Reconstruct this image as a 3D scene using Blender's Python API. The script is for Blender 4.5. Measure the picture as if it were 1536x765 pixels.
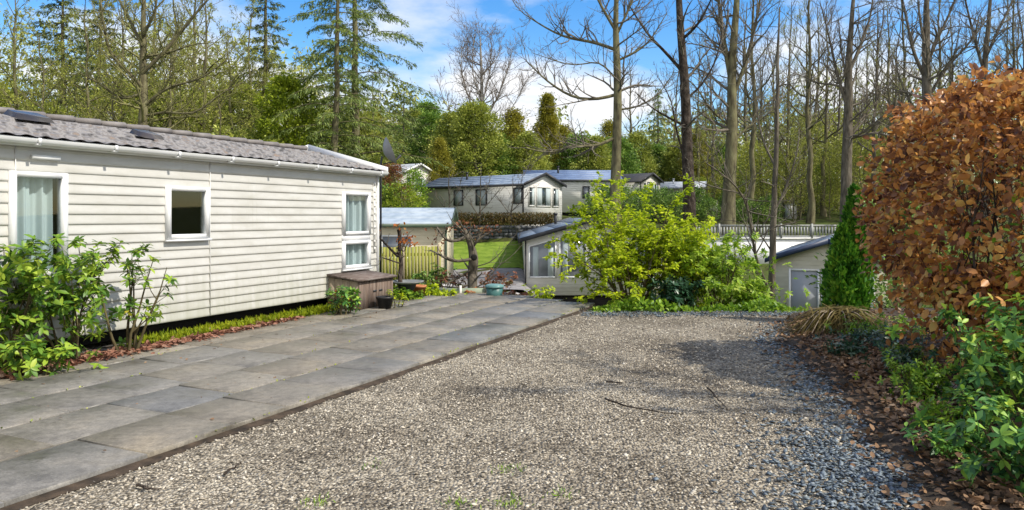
import bpy, math, random
import numpy as np
from mathutils import Vector

# ------------------------------------------------------------------ camera, world, sun, exposure
S = bpy.context.scene
for o in list(bpy.data.objects):
    bpy.data.objects.remove(o)
COL = S.collection
PI = math.pi
F, CX, HZ, CAMH = 1100.0, 768.0, 325.0, 1.7      # photo scale (1536 px wide): focal length, centre, horizon, eye height

cam = bpy.data.cameras.new('camera')
cam.sensor_width = 36.0
cam.lens = F / 1536 * 36
cam.shift_y = -57.5 / 1536
cam.clip_start, cam.clip_end = 0.05, 2000
co = bpy.data.objects.new('camera', cam)
co.location = (0, 0, CAMH)
co.rotation_euler = (PI / 2, 0, 0)
COL.objects.link(co)
S.camera = co

SUN_AZ = Vector((0.93, -0.37)).normalized()
SUN_EL = math.radians(48)
sunvec = Vector((SUN_AZ.x * math.cos(SUN_EL), SUN_AZ.y * math.cos(SUN_EL), math.sin(SUN_EL)))
sl = bpy.data.lights.new('sun', 'SUN')
sl.energy = 2.55
sl.angle = math.radians(0.55)
sl.color = (1.0, 0.93, 0.81)
so = bpy.data.objects.new('sun', sl)
so.rotation_euler = (-sunvec).to_track_quat('-Z', 'Y').to_euler()
so.location = (30, 10, 40)
COL.objects.link(so)

S.view_settings.view_transform = 'Standard'
S.view_settings.look = 'None'
S.view_settings.exposure = 1.06
S.view_settings.gamma = 1.0
S.view_settings.use_curve_mapping = False
S.cycles.max_bounces = 6
S.cycles.diffuse_bounces = 3
S.cycles.glossy_bounces = 2
S.cycles.transmission_bounces = 4
S.cycles.transparent_max_bounces = 8
S.cycles.use_denoising = True

W = bpy.data.worlds.new('World')
S.world = W
W.use_nodes = True
wn, wl = W.node_tree.nodes, W.node_tree.links
wn.clear()
w_out = wn.new('ShaderNodeOutputWorld')
w_bg = wn.new('ShaderNodeBackground')
w_bg.inputs['Strength'].default_value = 0.15
sky = wn.new('ShaderNodeTexSky')
sky.sky_type = 'NISHITA'
sky.sun_disc = False
sky.sun_elevation = SUN_EL
sky.sun_rotation = math.atan2(SUN_AZ.x, SUN_AZ.y)
sky.air_density = 1.1
sky.dust_density = 0.3
sky.ozone_density = 2.0
hsv = wn.new('ShaderNodeHueSaturation')
hsv.inputs['Saturation'].default_value = 1.45
hsv.inputs['Hue'].default_value = 0.507
hsv.inputs['Value'].default_value = 0.66
wl.new(sky.outputs[0], hsv.inputs['Color'])
tc = wn.new('ShaderNodeTexCoord')
sep = wn.new('ShaderNodeSeparateXYZ')
wl.new(tc.outputs['Generated'], sep.inputs[0])


def wmath(op, a, b=None):
    n = wn.new('ShaderNodeMath')
    n.operation = op
    for i, v in enumerate((a, b)):
        if v is None:
            continue
        if isinstance(v, (int, float)):
            n.inputs[i].default_value = v
        else:
            wl.new(v, n.inputs[i])
    return n.outputs[0]


zz = wmath('ADD', wmath('MAXIMUM', sep.outputs['Z'], 0.0), 0.16)
comb = wn.new('ShaderNodeCombineXYZ')
wl.new(wmath('DIVIDE', sep.outputs['X'], zz), comb.inputs[0])
wl.new(wmath('DIVIDE', sep.outputs['Y'], zz), comb.inputs[1])
comb.inputs[2].default_value = 0.35
cn = wn.new('ShaderNodeTexNoise')
cn.inputs['Scale'].default_value = 0.85
cn.inputs['Detail'].default_value = 8
cn.inputs['Roughness'].default_value = 0.52
wl.new(comb.outputs[0], cn.inputs['Vector'])
cr = wn.new('ShaderNodeValToRGB')
cr.color_ramp.elements[0].position = 0.49
cr.color_ramp.elements[1].position = 0.60
# a bank of cumulus low in the north, over the far caravans
dn = wmath('DIVIDE', sep.outputs['X'], wmath('MAXIMUM', sep.outputs['Y'], 0.05))
ga = wmath('MULTIPLY', wmath('ADD', dn, 0.06), 3.4)
gb_ = wmath('MULTIPLY', wmath('SUBTRACT', sep.outputs['Z'], 0.155), 7.0)
gs = wmath('POWER', 2.718, wmath('MULTIPLY', wmath('ADD', wmath('MULTIPLY', ga, ga), wmath('MULTIPLY', gb_, gb_)), -1.0))
gs = wmath('MULTIPLY', gs, wmath('GREATER_THAN', sep.outputs['Y'], 0.05))
behind = wmath('MULTIPLY', wmath('MAXIMUM', wmath('MULTIPLY', sep.outputs['Y'], -1.0), 0.0), 0.34)  # extra cloud behind the camera, out of view, added as soft fill light
wl.new(wmath('ADD', wmath('ADD', cn.outputs[0], wmath('MULTIPLY', gs, 0.13)), behind), cr.inputs[0])
cloudmix = wn.new('ShaderNodeMix')
cloudmix.data_type = 'RGBA'
cloudmix.inputs['B'].default_value = (3.4, 3.45, 3.55, 1)
wl.new(cr.outputs[0], cloudmix.inputs['Factor'])
wl.new(hsv.outputs[0], cloudmix.inputs['A'])
wl.new(cloudmix.outputs['Result'], w_bg.inputs['Color'])
wl.new(w_bg.outputs[0], w_out.inputs['Surface'])


# ------------------------------------------------------------------ helpers: materials
def new_mat(name):
    m = bpy.data.materials.new(name)
    m.use_nodes = True
    nt = m.node_tree
    return m, nt.nodes, nt.links, nt.nodes['Principled BSDF']


def ramp(n, l, src, stops):
    r = n.new('ShaderNodeValToRGB')
    e = r.color_ramp.elements
    while len(e) < len(stops):
        e.new(0.5)
    for k, (p, c) in enumerate(stops):
        e[k].position = p
        e[k].color = (c[0], c[1], c[2], 1)
    l.new(src, r.inputs[0])
    return r.outputs[0]


def coords(n, l, scale=(1, 1, 1)):
    t = n.new('ShaderNodeTexCoord')
    mp = n.new('ShaderNodeMapping')
    mp.inputs['Scale'].default_value = scale
    l.new(t.outputs['Object'], mp.inputs[0])
    return mp.outputs[0]


def noise_tex(n, l, vec, scale, detail=5, rough=0.55):
    t = n.new('ShaderNodeTexNoise')
    t.inputs['Scale'].default_value = scale
    t.inputs['Detail'].default_value = detail
    t.inputs['Roughness'].default_value = rough
    l.new(vec, t.inputs['Vector'])
    return t.outputs[0]


def bump(n, l, b, height, strength, dist=0.02):
    k = n.new('ShaderNodeBump')
    k.inputs['Strength'].default_value = strength
    k.inputs['Distance'].default_value = dist
    l.new(height, k.inputs['Height'])
    l.new(k.outputs[0], b.inputs['Normal'])


def mat_noise(name, stops, scale=4, rough=0.7, stretch=(1, 1, 1), bumps=0.0, bscale=20, bdist=0.02, spec=0.3, metallic=0):
    m, n, l, b = new_mat(name)
    v = coords(n, l, stretch)
    f = noise_tex(n, l, v, scale)
    k = len(stops)
    st = [(0.32 + 0.36 * i / max(1, k - 1), c) for i, c in enumerate(stops)]
    l.new(ramp(n, l, f, st), b.inputs['Base Color'])
    b.inputs['Roughness'].default_value = rough
    b.inputs['Specular IOR Level'].default_value = spec
    b.inputs['Metallic'].default_value = metallic
    if bumps:
        bump(n, l, b, noise_tex(n, l, v, bscale, 6), bumps, bdist)
    return m


def mat_leaf(name, cols, trans=0.35, rough=0.45, spec=0.35, clump=0.9, tint=None, gain=1.0):
    """leaf: every leaf (mesh island) picks its own colour; slow noise makes lighter and darker sprays"""
    cols = [tuple(min(.8, x * gain) for x in c_) for c_ in cols]
    m, n, l, b = new_mat(name)
    g = n.new('ShaderNodeNewGeometry')
    v = coords(n, l)
    f = noise_tex(n, l, v, clump, 3)
    mx = n.new('ShaderNodeMath')
    mx.operation = 'MULTIPLY_ADD'
    l.new(g.outputs['Random Per Island'], mx.inputs[0])
    mx.inputs[1].default_value = 0.62
    sh = n.new('ShaderNodeMath')
    sh.operation = 'MULTIPLY_ADD'
    l.new(f, sh.inputs[0])
    sh.inputs[1].default_value = 1.1
    sh.inputs[2].default_value = -0.36
    l.new(sh.outputs[0], mx.inputs[2])
    k = len(cols)
    c = ramp(n, l, mx.outputs[0], [(0.08 + 0.84 * i / max(1, k - 1), cc) for i, cc in enumerate(cols)])
    l.new(c, b.inputs['Base Color'])
    b.inputs['Roughness'].default_value = rough
    b.inputs['Specular IOR Level'].default_value = spec
    t = n.new('ShaderNodeBsdfTranslucent')
    if tint:
        tm = n.new('ShaderNodeMix')
        tm.data_type = 'RGBA'
        tm.blend_type = 'MULTIPLY'
        tm.inputs['Factor'].default_value = 1
        l.new(c, tm.inputs['A'])
        tm.inputs['B'].default_value = (*tint, 1)
        l.new(tm.outputs['Result'], t.inputs['Color'])
    else:
        l.new(c, t.inputs['Color'])
    ms = n.new('ShaderNodeMixShader')
    ms.inputs[0].default_value = trans
    l.new(b.outputs[0], ms.inputs[1])
    l.new(t.outputs[0], ms.inputs[2])
    l.new(ms.outputs[0], n['Material Output'].inputs['Surface'])
    return m


def mat_island(name, cols, rough=0.7, nscale=6, namt=0.35, spec=0.3, bumps=0.0, bscale=30):
    m, n, l, b = new_mat(name)
    g = n.new('ShaderNodeNewGeometry')
    v = coords(n, l)
    f = noise_tex(n, l, v, nscale, 6)
    c = ramp(n, l, g.outputs['Random Per Island'], [(i / max(1, len(cols) - 1), cc) for i, cc in enumerate(cols)])
    mm = n.new('ShaderNodeMix')
    mm.data_type = 'RGBA'
    mm.blend_type = 'MULTIPLY'
    mm.inputs['Factor'].default_value = 1
    l.new(c, mm.inputs['A'])
    l.new(ramp(n, l, f, [(0.3, (1 - namt,) * 3), (0.7, (1 + namt * 0.4,) * 3)]), mm.inputs['B'])
    l.new(mm.outputs['Result'], b.inputs['Base Color'])
    b.inputs['Roughness'].default_value = rough
    b.inputs['Specular IOR Level'].default_value = spec
    if bumps:
        bump(n, l, b, noise_tex(n, l, v, bscale, 6), bumps)
    return m


def mat_siding(name, col, dirt, period=0.14):
    """painted aluminium siding with a ledge every board and faint grime"""
    m, n, l, b = new_mat(name)
    v = coords(n, l)
    f = noise_tex(n, l, coords(n, l, (1.2, 1.2, 3.5)), 1.6, 7, 0.62)
    c = ramp(n, l, f, [(0.35, col), (0.72, dirt)])
    l.new(c, b.inputs['Base Color'])
    b.inputs['Roughness'].default_value = 0.45
    b.inputs['Specular IOR Level'].default_value = 0.35
    if period:
        sp = n.new('ShaderNodeSeparateXYZ')
        l.new(v, sp.inputs[0])
        d = n.new('ShaderNodeMath')
        d.operation = 'DIVIDE'
        l.new(sp.outputs['Z'], d.inputs[0])
        d.inputs[1].default_value = period
        fr = n.new('ShaderNodeMath')
        fr.operation = 'FRACT'
        l.new(d.outputs[0], fr.inputs[0])
        bump(n, l, b, fr.outputs[0], 0.8, -0.03)
    return m


def mat_glass(name, tint=(0.9, 0.95, 0.95), refl=1.5):
    m, n, l, b = new_mat(name)
    n.remove(b)
    t = n.new('ShaderNodeBsdfTransparent')
    t.inputs[0].default_value = (*tint, 1)
    g = n.new('ShaderNodeBsdfGlossy')
    g.inputs['Roughness'].default_value = 0.02
    lw = n.new('ShaderNodeLayerWeight')
    lw.inputs[0].default_value = .5
    pw = n.new('ShaderNodeMath')
    pw.operation = 'POWER'
    l.new(lw.outputs['Facing'], pw.inputs[0])
    pw.inputs[1].default_value = 3.0
    fr = n.new('ShaderNodeMath')
    fr.operation = 'MULTIPLY_ADD'
    l.new(pw.outputs[0], fr.inputs[0])
    fr.inputs[1].default_value = .75
    fr.inputs[2].default_value = .06
    ms = n.new('ShaderNodeMixShader')
    l.new(fr.outputs[0], ms.inputs[0])
    l.new(t.outputs[0], ms.inputs[1])
    l.new(g.outputs[0], ms.inputs[2])
    l.new(ms.outputs[0], n['Material Output'].inputs['Surface'])
    return m


# ------------------------------------------------------------------ helpers: mesh
class MB:
    def __init__(s):
        s.v, s.f, s.k = [], [], 0

    def add(s, V, Fs):
        V = np.asarray(V, float).reshape(-1, 3)
        s.v.append(V)
        for f in (Fs if isinstance(Fs, list) else [Fs]):
            f = np.asarray(f, int)
            if f.size:
                s.f.append(f + s.k)
        s.k += len(V)

    def box(s, x0, x1, y0, y1, z0, z1):
        V = [(x, y, z) for z in (z0, z1) for y in (y0, y1) for x in (x0, x1)]
        s.add(V, np.array([(0, 2, 3, 1), (4, 5, 7, 6), (0, 1, 5, 4), (2, 6, 7, 3), (0, 4, 6, 2), (1, 3, 7, 5)]))

    def tube(s, P, R, n=6, cap=False):
        P = np.asarray(P, float)
        R = np.asarray(R, float)
        T = np.gradient(P, axis=0)
        T /= np.linalg.norm(T, axis=1)[:, None] + 1e-9
        ref = np.array((0, 0, 1.0)) if abs(T[0, 2]) < 0.8 else np.array((1.0, 0, 0))
        A = np.cross(T, ref)
        A /= np.linalg.norm(A, axis=1)[:, None] + 1e-9
        B = np.cross(T, A)
        a = np.linspace(0, 2 * PI, n, endpoint=False)
        V = P[:, None, :] + R[:, None, None] * (np.cos(a)[None, :, None] * A[:, None, :] + np.sin(a)[None, :, None] * B[:, None, :])
        m = len(P)
        i = np.arange(m - 1)[:, None] * n
        j = np.arange(n)[None, :]
        j2 = (j + 1) % n
        Fq = np.stack([i + j, i + j2, i + n + j2, i + n + j], -1).reshape(-1, 4)
        fl = [Fq]
        V = V.reshape(-1, 3)
        if cap:
            fl += [np.arange(n)[None, ::-1], (np.arange(n) + (m - 1) * n)[None, :]]
        s.add(V, fl)

    def grid(s, V, nx, ny):
        """V: ny*nx points, row by row"""
        i = np.arange(ny - 1)[:, None] * nx
        j = np.arange(nx - 1)[None, :]
        Fq = np.stack([i + j, i + j + 1, i + nx + j + 1, i + nx + j], -1).reshape(-1, 4)
        s.add(V, Fq)

    def lathe(s, prof, n=20, c=(0, 0, 0)):
        a = np.linspace(0, 2 * PI, n, endpoint=False)
        V = [(c[0] + r * math.cos(t), c[1] + r * math.sin(t), c[2] + z) for r, z in prof for t in a]
        m = len(prof)
        i = np.arange(m - 1)[:, None] * n
        j = np.arange(n)[None, :]
        j2 = (j + 1) % n
        s.add(V, np.stack([i + j, i + j2, i + n + j2, i + n + j], -1).reshape(-1, 4))

    def build(s, name, m, parent=None, smooth=False):
        me = bpy.data.meshes.new(name)
        V = np.concatenate(s.v)
        tot = np.concatenate([np.full(len(f), f.shape[1]) for f in s.f])
        loops = np.concatenate([f.ravel() for f in s.f])
        me.vertices.add(len(V))
        me.vertices.foreach_set('co', V.ravel())
        me.loops.add(len(loops))
        me.loops.foreach_set('vertex_index', loops)
        me.polygons.add(len(tot))
        st = np.concatenate([[0], np.cumsum(tot)[:-1]])
        me.polygons.foreach_set('loop_start', st)
        me.polygons.foreach_set('loop_total', tot)
        if smooth:
            me.polygons.foreach_set('use_smooth', np.ones(len(tot), bool))
        me.update(calc_edges=True)
        me.validate()
        me.materials.append(m)
        o = bpy.data.objects.new(name, me)
        COL.objects.link(o)
        o.parent = parent
        return o


def norm(a):
    return a / (np.linalg.norm(a, axis=-1, keepdims=True) + 1e-9)


LEAF_BIG = (np.array([(0, 0, 0), (.28, .17, .05), (.66, .19, .02), (1, 0, -.1), (.66, -.19, .02), (.28, -.17, .05), (.28, 0, 0), (.66, 0, -.03)]),
            [np.array([(0, 6, 1), (0, 5, 6), (7, 3, 2), (7, 4, 3)]), np.array([(6, 7, 2, 1), (6, 5, 4, 7)])])
LEAF_OVAL = (np.array([(0, 0, 0), (.3, .27, .07), (.7, .26, .05), (1, 0, -.05), (.7, -.26, .05), (.3, -.27, .07)]),
             [np.array([(0, 3, 2, 1), (0, 5, 4, 3)])])
LEAF_SMALL = (np.array([(0, 0, 0), (.5, .26, .07), (1, 0, -.04), (.5, -.26, .07)]), [np.array([(0, 2, 1), (0, 3, 2)])])
LEAF_THIN = (np.array([(0, 0, 0), (.5, .1, .03), (1, 0, -.06), (.5, -.1, .03)]), [np.array([(0, 2, 1), (0, 3, 2)])])


def leaves(mb, P, D, size, rng, tpl=LEAF_SMALL, up=(0, 0, 1), jitter=0.5):
    """N leaves at P pointing along D"""
    P = np.asarray(P, float)
    D = norm(np.asarray(D, float))
    N = len(P)
    if N == 0:
        return
    U = np.asarray(up, float) + rng.normal(0, jitter, (N, 3))
    Yv = norm(np.cross(U, D))
    Z = np.cross(D, Yv)
    size = np.broadcast_to(size, (N,)) * rng.uniform(0.7, 1.25, N)
    T, Fs = tpl
    V = P[:, None, :] + size[:, None, None] * (T[None, :, 0:1] * D[:, None, :] + T[None, :, 1:2] * Yv[:, None, :] + T[None, :, 2:3] * Z[:, None, :])
    k = len(T)
    off = (np.arange(N) * k)[:, None, None]
    mb.add(V.reshape(-1, 3), [(f[None] + off).reshape(-1, f.shape[1]) for f in Fs])


def rand_dir(rng, N):
    return norm(rng.normal(0, 1, (N, 3)))


# ------------------------------------------------------------------ helpers: things
def tag(o, label=None, cat=None, group=None, kind=None):
    if label:
        o['label'] = label
    if cat:
        o['category'] = cat
    if group:
        o['group'] = group
    if kind:
        o['kind'] = kind
    return o


def thing(name, label, cat, loc=(0, 0, 0), rz=0.0, group=None):
    o = bpy.data.objects.new(name, None)
    o.empty_display_size = 0.3
    COL.objects.link(o)
    o.location = loc
    o.rotation_euler = (0, 0, rz)
    return tag(o, label, cat, group)


def dup(root, loc, rz=0.0, scale=1.0, label=None, group=None):
    def cp(o, par):
        c = o.copy()
        COL.objects.link(c)
        c.parent = par
        for ch in list(o.children):
            cp(ch, c)
        return c
    r = cp(root, None)
    r.location = loc
    r.rotation_euler = (0, 0, rz)
    r.scale = (scale, scale, scale) if isinstance(scale, (int, float)) else scale
    if label:
        r['label'] = label
    if group:
        r['group'] = group
    return r


def at(px, py, Y):
    return np.array(((px - CX) * Y / F, Y, CAMH - (py - HZ) * Y / F))


# ------------------------------------------------------------------ terrain
PROF = {  # x : (y knots, z knots)
    -60: ([-80, 16, 30, 45, 60, 80, 120, 400], [0, 0, 1.5, 3.2, 5.0, 7.5, 11, 26]),
    -7.5: ([-80, 15, 22, 28, 40, 55, 75, 120, 400], [0, 0, -.3, -.6, 1.0, 2.9, 6.2, 9, 24]),
    -3.2: ([-80, 14.2, 17, 20, 25, 29, 33, 38.5, 39.6, 44, 55, 75, 110, 400], [0, 0, -.15, -.2, -.8, -.85, -.6, .35, 1.2, 1.5, 2.9, 4.6, 6, 20]),
    .3: ([-80, 14.1, 17, 22, 29, 32, 38.5, 39.6, 44, 55, 75, 110, 400], [0, 0, -.3, -.9, -.9, -.6, .38, 1.2, 1.4, 2.6, 4.2, 6, 20]),
    1.6: ([-80, 13.3, 15, 20, 29, 37, 41, 46, 58, 75, 110, 400], [0, 0, -.25, -1.3, -1.85, -1.5, .6, 1.6, 2.5, 3.8, 6, 20]),
    6.5: ([-80, 13.2, 15, 19, 24, 32, 40, 46, 58, 75, 110, 400], [0, 0, -.5, -1.6, -2.1, -1.9, -1.0, 1.1, 2.4, 3.4, 6, 20]),
    13: ([-80, 12.8, 15, 19, 24, 32, 40, 45, 58, 75, 110, 400], [0, 0, -.4, -1.5, -2.1, -1.9, -.9, 1.0, 2.0, 3.0, 5.5, 20]),
    60: ([-80, 14, 19, 25, 40, 45, 58, 75, 110, 400], [0, 0, -.8, -1.2, .5, 1.0, 2.4, 3.6, 6, 20]),
}
_xs = sorted(PROF)


def ground(x, y):
    x = np.asarray(x, float)
    y = np.asarray(y, float)
    cols = np.stack([np.interp(y, *PROF[k]) for k in _xs])
    xi = np.clip(x, _xs[0], _xs[-1])
    idx = np.clip(np.searchsorted(_xs, xi) - 1, 0, len(_xs) - 2)
    xa = np.array(_xs)
    t = (xi - xa[idx]) / (xa[idx + 1] - xa[idx])
    t = t * t * (3 - 2 * t)
    a = np.take_along_axis(cols.reshape(len(_xs), -1), idx.reshape(1, -1), 0).reshape(x.shape)
    b = np.take_along_axis(cols.reshape(len(_xs), -1), (idx + 1).reshape(1, -1), 0).reshape(x.shape)
    return a * (1 - t) + b * t


def gz(x, y):
    return float(ground(np.array([x]), np.array([y]))[0])


def sheet(name, xs, ys, off, m, kind='structure', wob=0.0, seed=1, bounds=None):
    X, Y = np.meshgrid(xs, ys)
    if bounds is not None:
        X, Y = bounds(X, Y)
    Z = ground(X, Y) + off
    if wob:
        Z = Z + wob * (np.sin(X * 1.7 + seed) * np.cos(Y * 1.3) + .5 * np.sin(X * 3.9 + Y * 3.1)) * np.clip((Y - 14.5) / 6, 0, 1)
    mb = MB()
    mb.grid(np.stack([X, Y, Z], -1).reshape(-1, 3), X.shape[1], X.shape[0])
    o = mb.build(name, m, smooth=True)
    return tag(o, kind=kind)


M = {}
M['earth'] = mat_noise('earth', [(.030, .024, .014), (.055, .062, .018), (.075, .105, .022), (.05, .04, .02)], 0.9, .95, bumps=.5, bscale=14, bdist=.05, spec=.1)
M['lawn'] = mat_noise('lawn', [(.10, .16, .02), (.16, .24, .028), (.22, .29, .045)], 2.2, .9, bumps=.5, bscale=25, bdist=.05, spec=.1)
M['tarmac'] = mat_noise('tarmac', [(.17, .16, .16), (.24, .23, .23), (.29, .28, .27)], 2.5, .9, bumps=.2, bscale=60)
M['paleroad'] = mat_noise('pale_chippings', [(.40, .38, .35), (.52, .50, .47)], 3, .9, bumps=.2, bscale=60)

axes_x = np.concatenate([np.linspace(-400, -60, 14), np.linspace(-56, 60, 117), np.linspace(66, 400, 14)])
axes_y = np.concatenate([np.linspace(-80, 10, 19), np.linspace(11, 60, 99), np.linspace(62, 130, 35), np.linspace(140, 400, 14)])
sheet('ground', axes_x, axes_y, -0.012, M['earth'], wob=0.05)
sheet('lawn', np.linspace(-5.5, 1.8, 30), np.linspace(32.3, 38.4, 24), 0.03, M['lawn'], wob=.03)
sheet('road', np.linspace(-9, 1.9, 30), np.linspace(26.0, 32.2, 14), 0.02, M['tarmac'])
sheet('path', np.linspace(-4.3, -2.2, 8), np.linspace(20.5, 27.5, 14), 0.03, M['paleroad'])

# ------------------------------------------------------------------ gravel
m, n, l, b = new_mat('gravel_bed')
v = coords(n, l)
vo = n.new('ShaderNodeTexVoronoi')
vo.inputs['Scale'].default_value = 42
l.new(v, vo.inputs['Vector'])
sepc = n.new('ShaderNodeSeparateColor')
l.new(vo.outputs['Color'], sepc.inputs[0])
c1 = ramp(n, l, sepc.outputs[0], [(0, (.09, .08, .063)), (.35, (.25, .22, .175)), (.7, (.41, .37, .295)), (1, (.58, .53, .43))])
big = noise_tex(n, l, v, 0.8, 6)
mm = n.new('ShaderNodeMix')
mm.data_type = 'RGBA'
mm.blend_type = 'MULTIPLY'
mm.inputs['Factor'].default_value = 1
l.new(c1, mm.inputs['A'])
l.new(ramp(n, l, big, [(.35, (.50, .47, .44)), (.62, (1.0, .98, .95))]), mm.inputs['B'])
l.new(mm.outputs['Result'], b.inputs['Base Color'])
b.inputs['Roughness'].default_value = .9
b.inputs['Specular IOR Level'].default_value = .15
bump(n, l, b, vo.outputs['Distance'], 1.0, -.03)
M['gravel_bed'] = m

rng = np.random.default_rng(4)


def bed_edge(y):  # x of the right-hand border between gravel and leafy bed
    return np.interp(y, [-6, 2, 4.2, 5.6, 6.8, 9.8, 11.3, 13.4], [1.6, 1.9, 2.45, 2.85, 3.2, 3.75, 4.25, 5.3])


PD = np.array((.4222, .9065))        # direction of the patio and of the near caravan
PN = np.array((-.9065, .4222))
PE = np.array((1.40, 13.55))         # patio's far right corner


def patio_side(x, y):                # >0: left of the patio's right edge
    return (np.asarray(x) - PE[0]) * PN[0] + (np.asarray(y) - PE[1]) * PN[1]


def gb(X, Y):
    f = (Y + 6) / 19.2
    edge = 13.1 + .12 * np.sin(X * 2.3) + .1 * np.sin(X * 5.7 + 1)
    return X, -6 + f * (edge + 6)


gx = np.linspace(-6.5, 7.2, 60)
g_ = sheet('gravel_drive', gx, np.linspace(-6, 13.2, 60), 0.004, M['gravel_bed'], bounds=gb)

ICO = np.array([(1, 0, 0), (-1, 0, 0), (0, 1, 0), (0, -1, 0), (0, 0, 1), (0, 0, -1)], float)
ICOF = np.array([(0, 2, 4), (2, 1, 4), (1, 3, 4), (3, 0, 4), (2, 0, 5), (1, 2, 5), (3, 1, 5), (0, 3, 5)])


def stones(P, size, rng, flat=0.55):
    N = len(P)
    V = np.repeat(ICO[None], N, 0) * rng.uniform(.55, 1.3, (N, 6, 1)) + rng.normal(0, .12, (N, 6, 3))
    V *= np.stack([rng.uniform(.8, 1.5, N), rng.uniform(.6, 1.0, N), rng.uniform(.6, 1.1, N) * flat], -1)[:, None, :]
    tilt = rng.normal(0, .35, N)
    ct, st = np.cos(tilt)[:, None], np.sin(tilt)[:, None]
    V = np.stack([V[..., 0] * ct - V[..., 2] * st, V[..., 1], V[..., 0] * st + V[..., 2] * ct], -1)
    a = rng.uniform(0, 2 * PI, N)
    ca, sa = np.cos(a)[:, None], np.sin(a)[:, None]
    V = np.stack([V[..., 0] * ca - V[..., 1] * sa, V[..., 0] * sa + V[..., 1] * ca, V[..., 2]], -1)
    V = P[:, None, :] + np.asarray(size).reshape(-1, 1, 1) * V
    Fs = (ICOF[None] + (np.arange(N) * 6)[:, None, None]).reshape(-1, 3)
    return V.reshape(-1, 3), Fs


def scatter_gravel(N, ylo, yhi, s0, s1):
    y = ylo + (yhi - ylo) * rng.uniform(0, 1, N)
    half = .72 * y + .3
    x = rng.uniform(-1, 1, N) * half
    ok = (patio_side(x, y) < -0.02) & (x < bed_edge(y) + .15 * rng.normal(0, 1, N)) & (x > -4)
    pat_ = np.sin(x * 1.9 + np.sin(y * 1.3) * 2) * np.sin(y * 2.3 + x * .8 + 1) + .6 * np.sin(x * 5.1 + y * 3.7) * np.sin(y * 4.9 - x * 2.2)
    ok &= rng.uniform(0, 1, N) < np.clip(.92 - .5 * np.clip(pat_, 0, 1), .3, 1)
    x, y = x[ok], y[ok]
    s = rng.uniform(s0, s1, len(x)) * np.where(rng.uniform(0, 1, len(x)) < .06, 1.5, 1)
    return np.stack([x, y, ground(x, y) + s * .22 + .003], -1), s


mb = MB()
for N, ya, yb, s0, s1 in ((16000, 3.2, 5.2, .006, .016), (30000, 5.2, 8.5, .007, .016), (24000, 8.5, 13.05, .009, .018)):
    P, s = scatter_gravel(N, ya, yb, s0, s1)
    V, Fs = stones(P, s, rng)
    mb.add(V, Fs)
M['stone_chip'] = mat_island('stone_chip', [(.14, .122, .097), (.32, .28, .22), (.48, .43, .345), (.63, .565, .455), (.34, .295, .23), (.70, .65, .55)], .85, 3, .25, .15)
tag(mb.build('gravel', M['stone_chip']), 'loose buff gravel chippings covering the parking bay', 'gravel', kind='stuff')

# slate chips along the right-hand bed
mb = MB()
P = []
for (px, py, sx, sy, N) in ((1310, 705, .30, .5, 1500), (1255, 690, .22, .45, 350), (1330, 760, .4, .35, 900), (1250, 590, .3, .35, 420), (1225, 530, .25, .6, 260), (1240, 562, .2, .3, 200)):
    Y = CAMH * F / (py - HZ)
    X = (px - CX) * Y / F
    q = np.stack([rng.normal(X, sx, N), rng.normal(Y, sy, N)], -1)
    P.append(q[(q[:, 0] < bed_edge(q[:, 1]) + .25)])
yb_ = rng.uniform(4.0, 11.8, 2300)
xb_ = bed_edge(yb_) - .16 + rng.normal(0, .2, 2300) - .1 * np.sin(yb_ * 2.1)
P.append(np.stack([xb_, yb_], -1)[xb_ < bed_edge(yb_) + .15])
N = 1800
q = np.stack([rng.uniform(1.2, 5.2, N), 12.75 + rng.normal(0, .2, N)], -1)
P.append(q)
P = np.concatenate(P)
s = rng.uniform(.012, .032, len(P))
P3 = np.concatenate([P, (ground(P[:, 0], P[:, 1]) + .012 + rng.uniform(0, .012, len(P)))[:, None]], 1)
V, Fs = stones(P3, s, rng, flat=.22)
mb.add(V, Fs)
M['slate'] = mat_island('slate_chip', [(.055, .07, .085), (.10, .13, .155), (.16, .20, .23), (.26, .30, .33)], .5, 4, .2, .5)
tag(mb.build('slate_chippings', M['slate']), 'blue grey slate chippings spilling from the leafy bed', 'slate', kind='stuff')

# ------------------------------------------------------------------ patio of large slabs
m, n, l, b = new_mat('patio_slab')
g = n.new('ShaderNodeNewGeometry')
v = coords(n, l)
f1 = noise_tex(n, l, v, 1.6, 8, .6)
f2 = noise_tex(n, l, v, 14, 6, .6)
c = ramp(n, l, g.outputs['Random Per Island'], [(0, (.195, .172, .136)), (.3, (.22, .196, .158)), (.55, (.19, .18, .163)), (.8, (.24, .216, .176)), (.92, (.165, .168, .17)), (1, (.20, .188, .148))])
mm = n.new('ShaderNodeMix')
mm.data_type = 'RGBA'
mm.blend_type = 'MULTIPLY'
mm.inputs['Factor'].default_value = 1
l.new(c, mm.inputs['A'])
l.new(ramp(n, l, f1, [(.3, (.62, .62, .60)), (.52, (1, 1, 1)), (.7, (1.22, 1.18, 1.10))]), mm.inputs['B'])
m2 = n.new('ShaderNodeMix')
m2.data_type = 'RGBA'
m2.blend_type = 'MULTIPLY'
m2.inputs['Factor'].default_value = 1
l.new(mm.outputs['Result'], m2.inputs['A'])
f3 = noise_tex(n, l, v, 55, 4, .7)
lich = noise_tex(n, l, v, 6.5, 9, .75)
mxl = n.new('ShaderNodeMix')
mxl.data_type = 'RGBA'
mxl.blend_type = 'MULTIPLY'
mxl.inputs['Factor'].default_value = 1
l.new(ramp(n, l, f2, [(.3, (.72, .72, .72)), (.65, (1.14, 1.14, 1.14))]), mxl.inputs['A'])
l.new(ramp(n, l, f3, [(.3, (.70, .70, .70)), (.55, (1, 1, 1)), (.75, (1.3, 1.3, 1.28))]), mxl.inputs['B'])
mxk = n.new('ShaderNodeMix')
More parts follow.
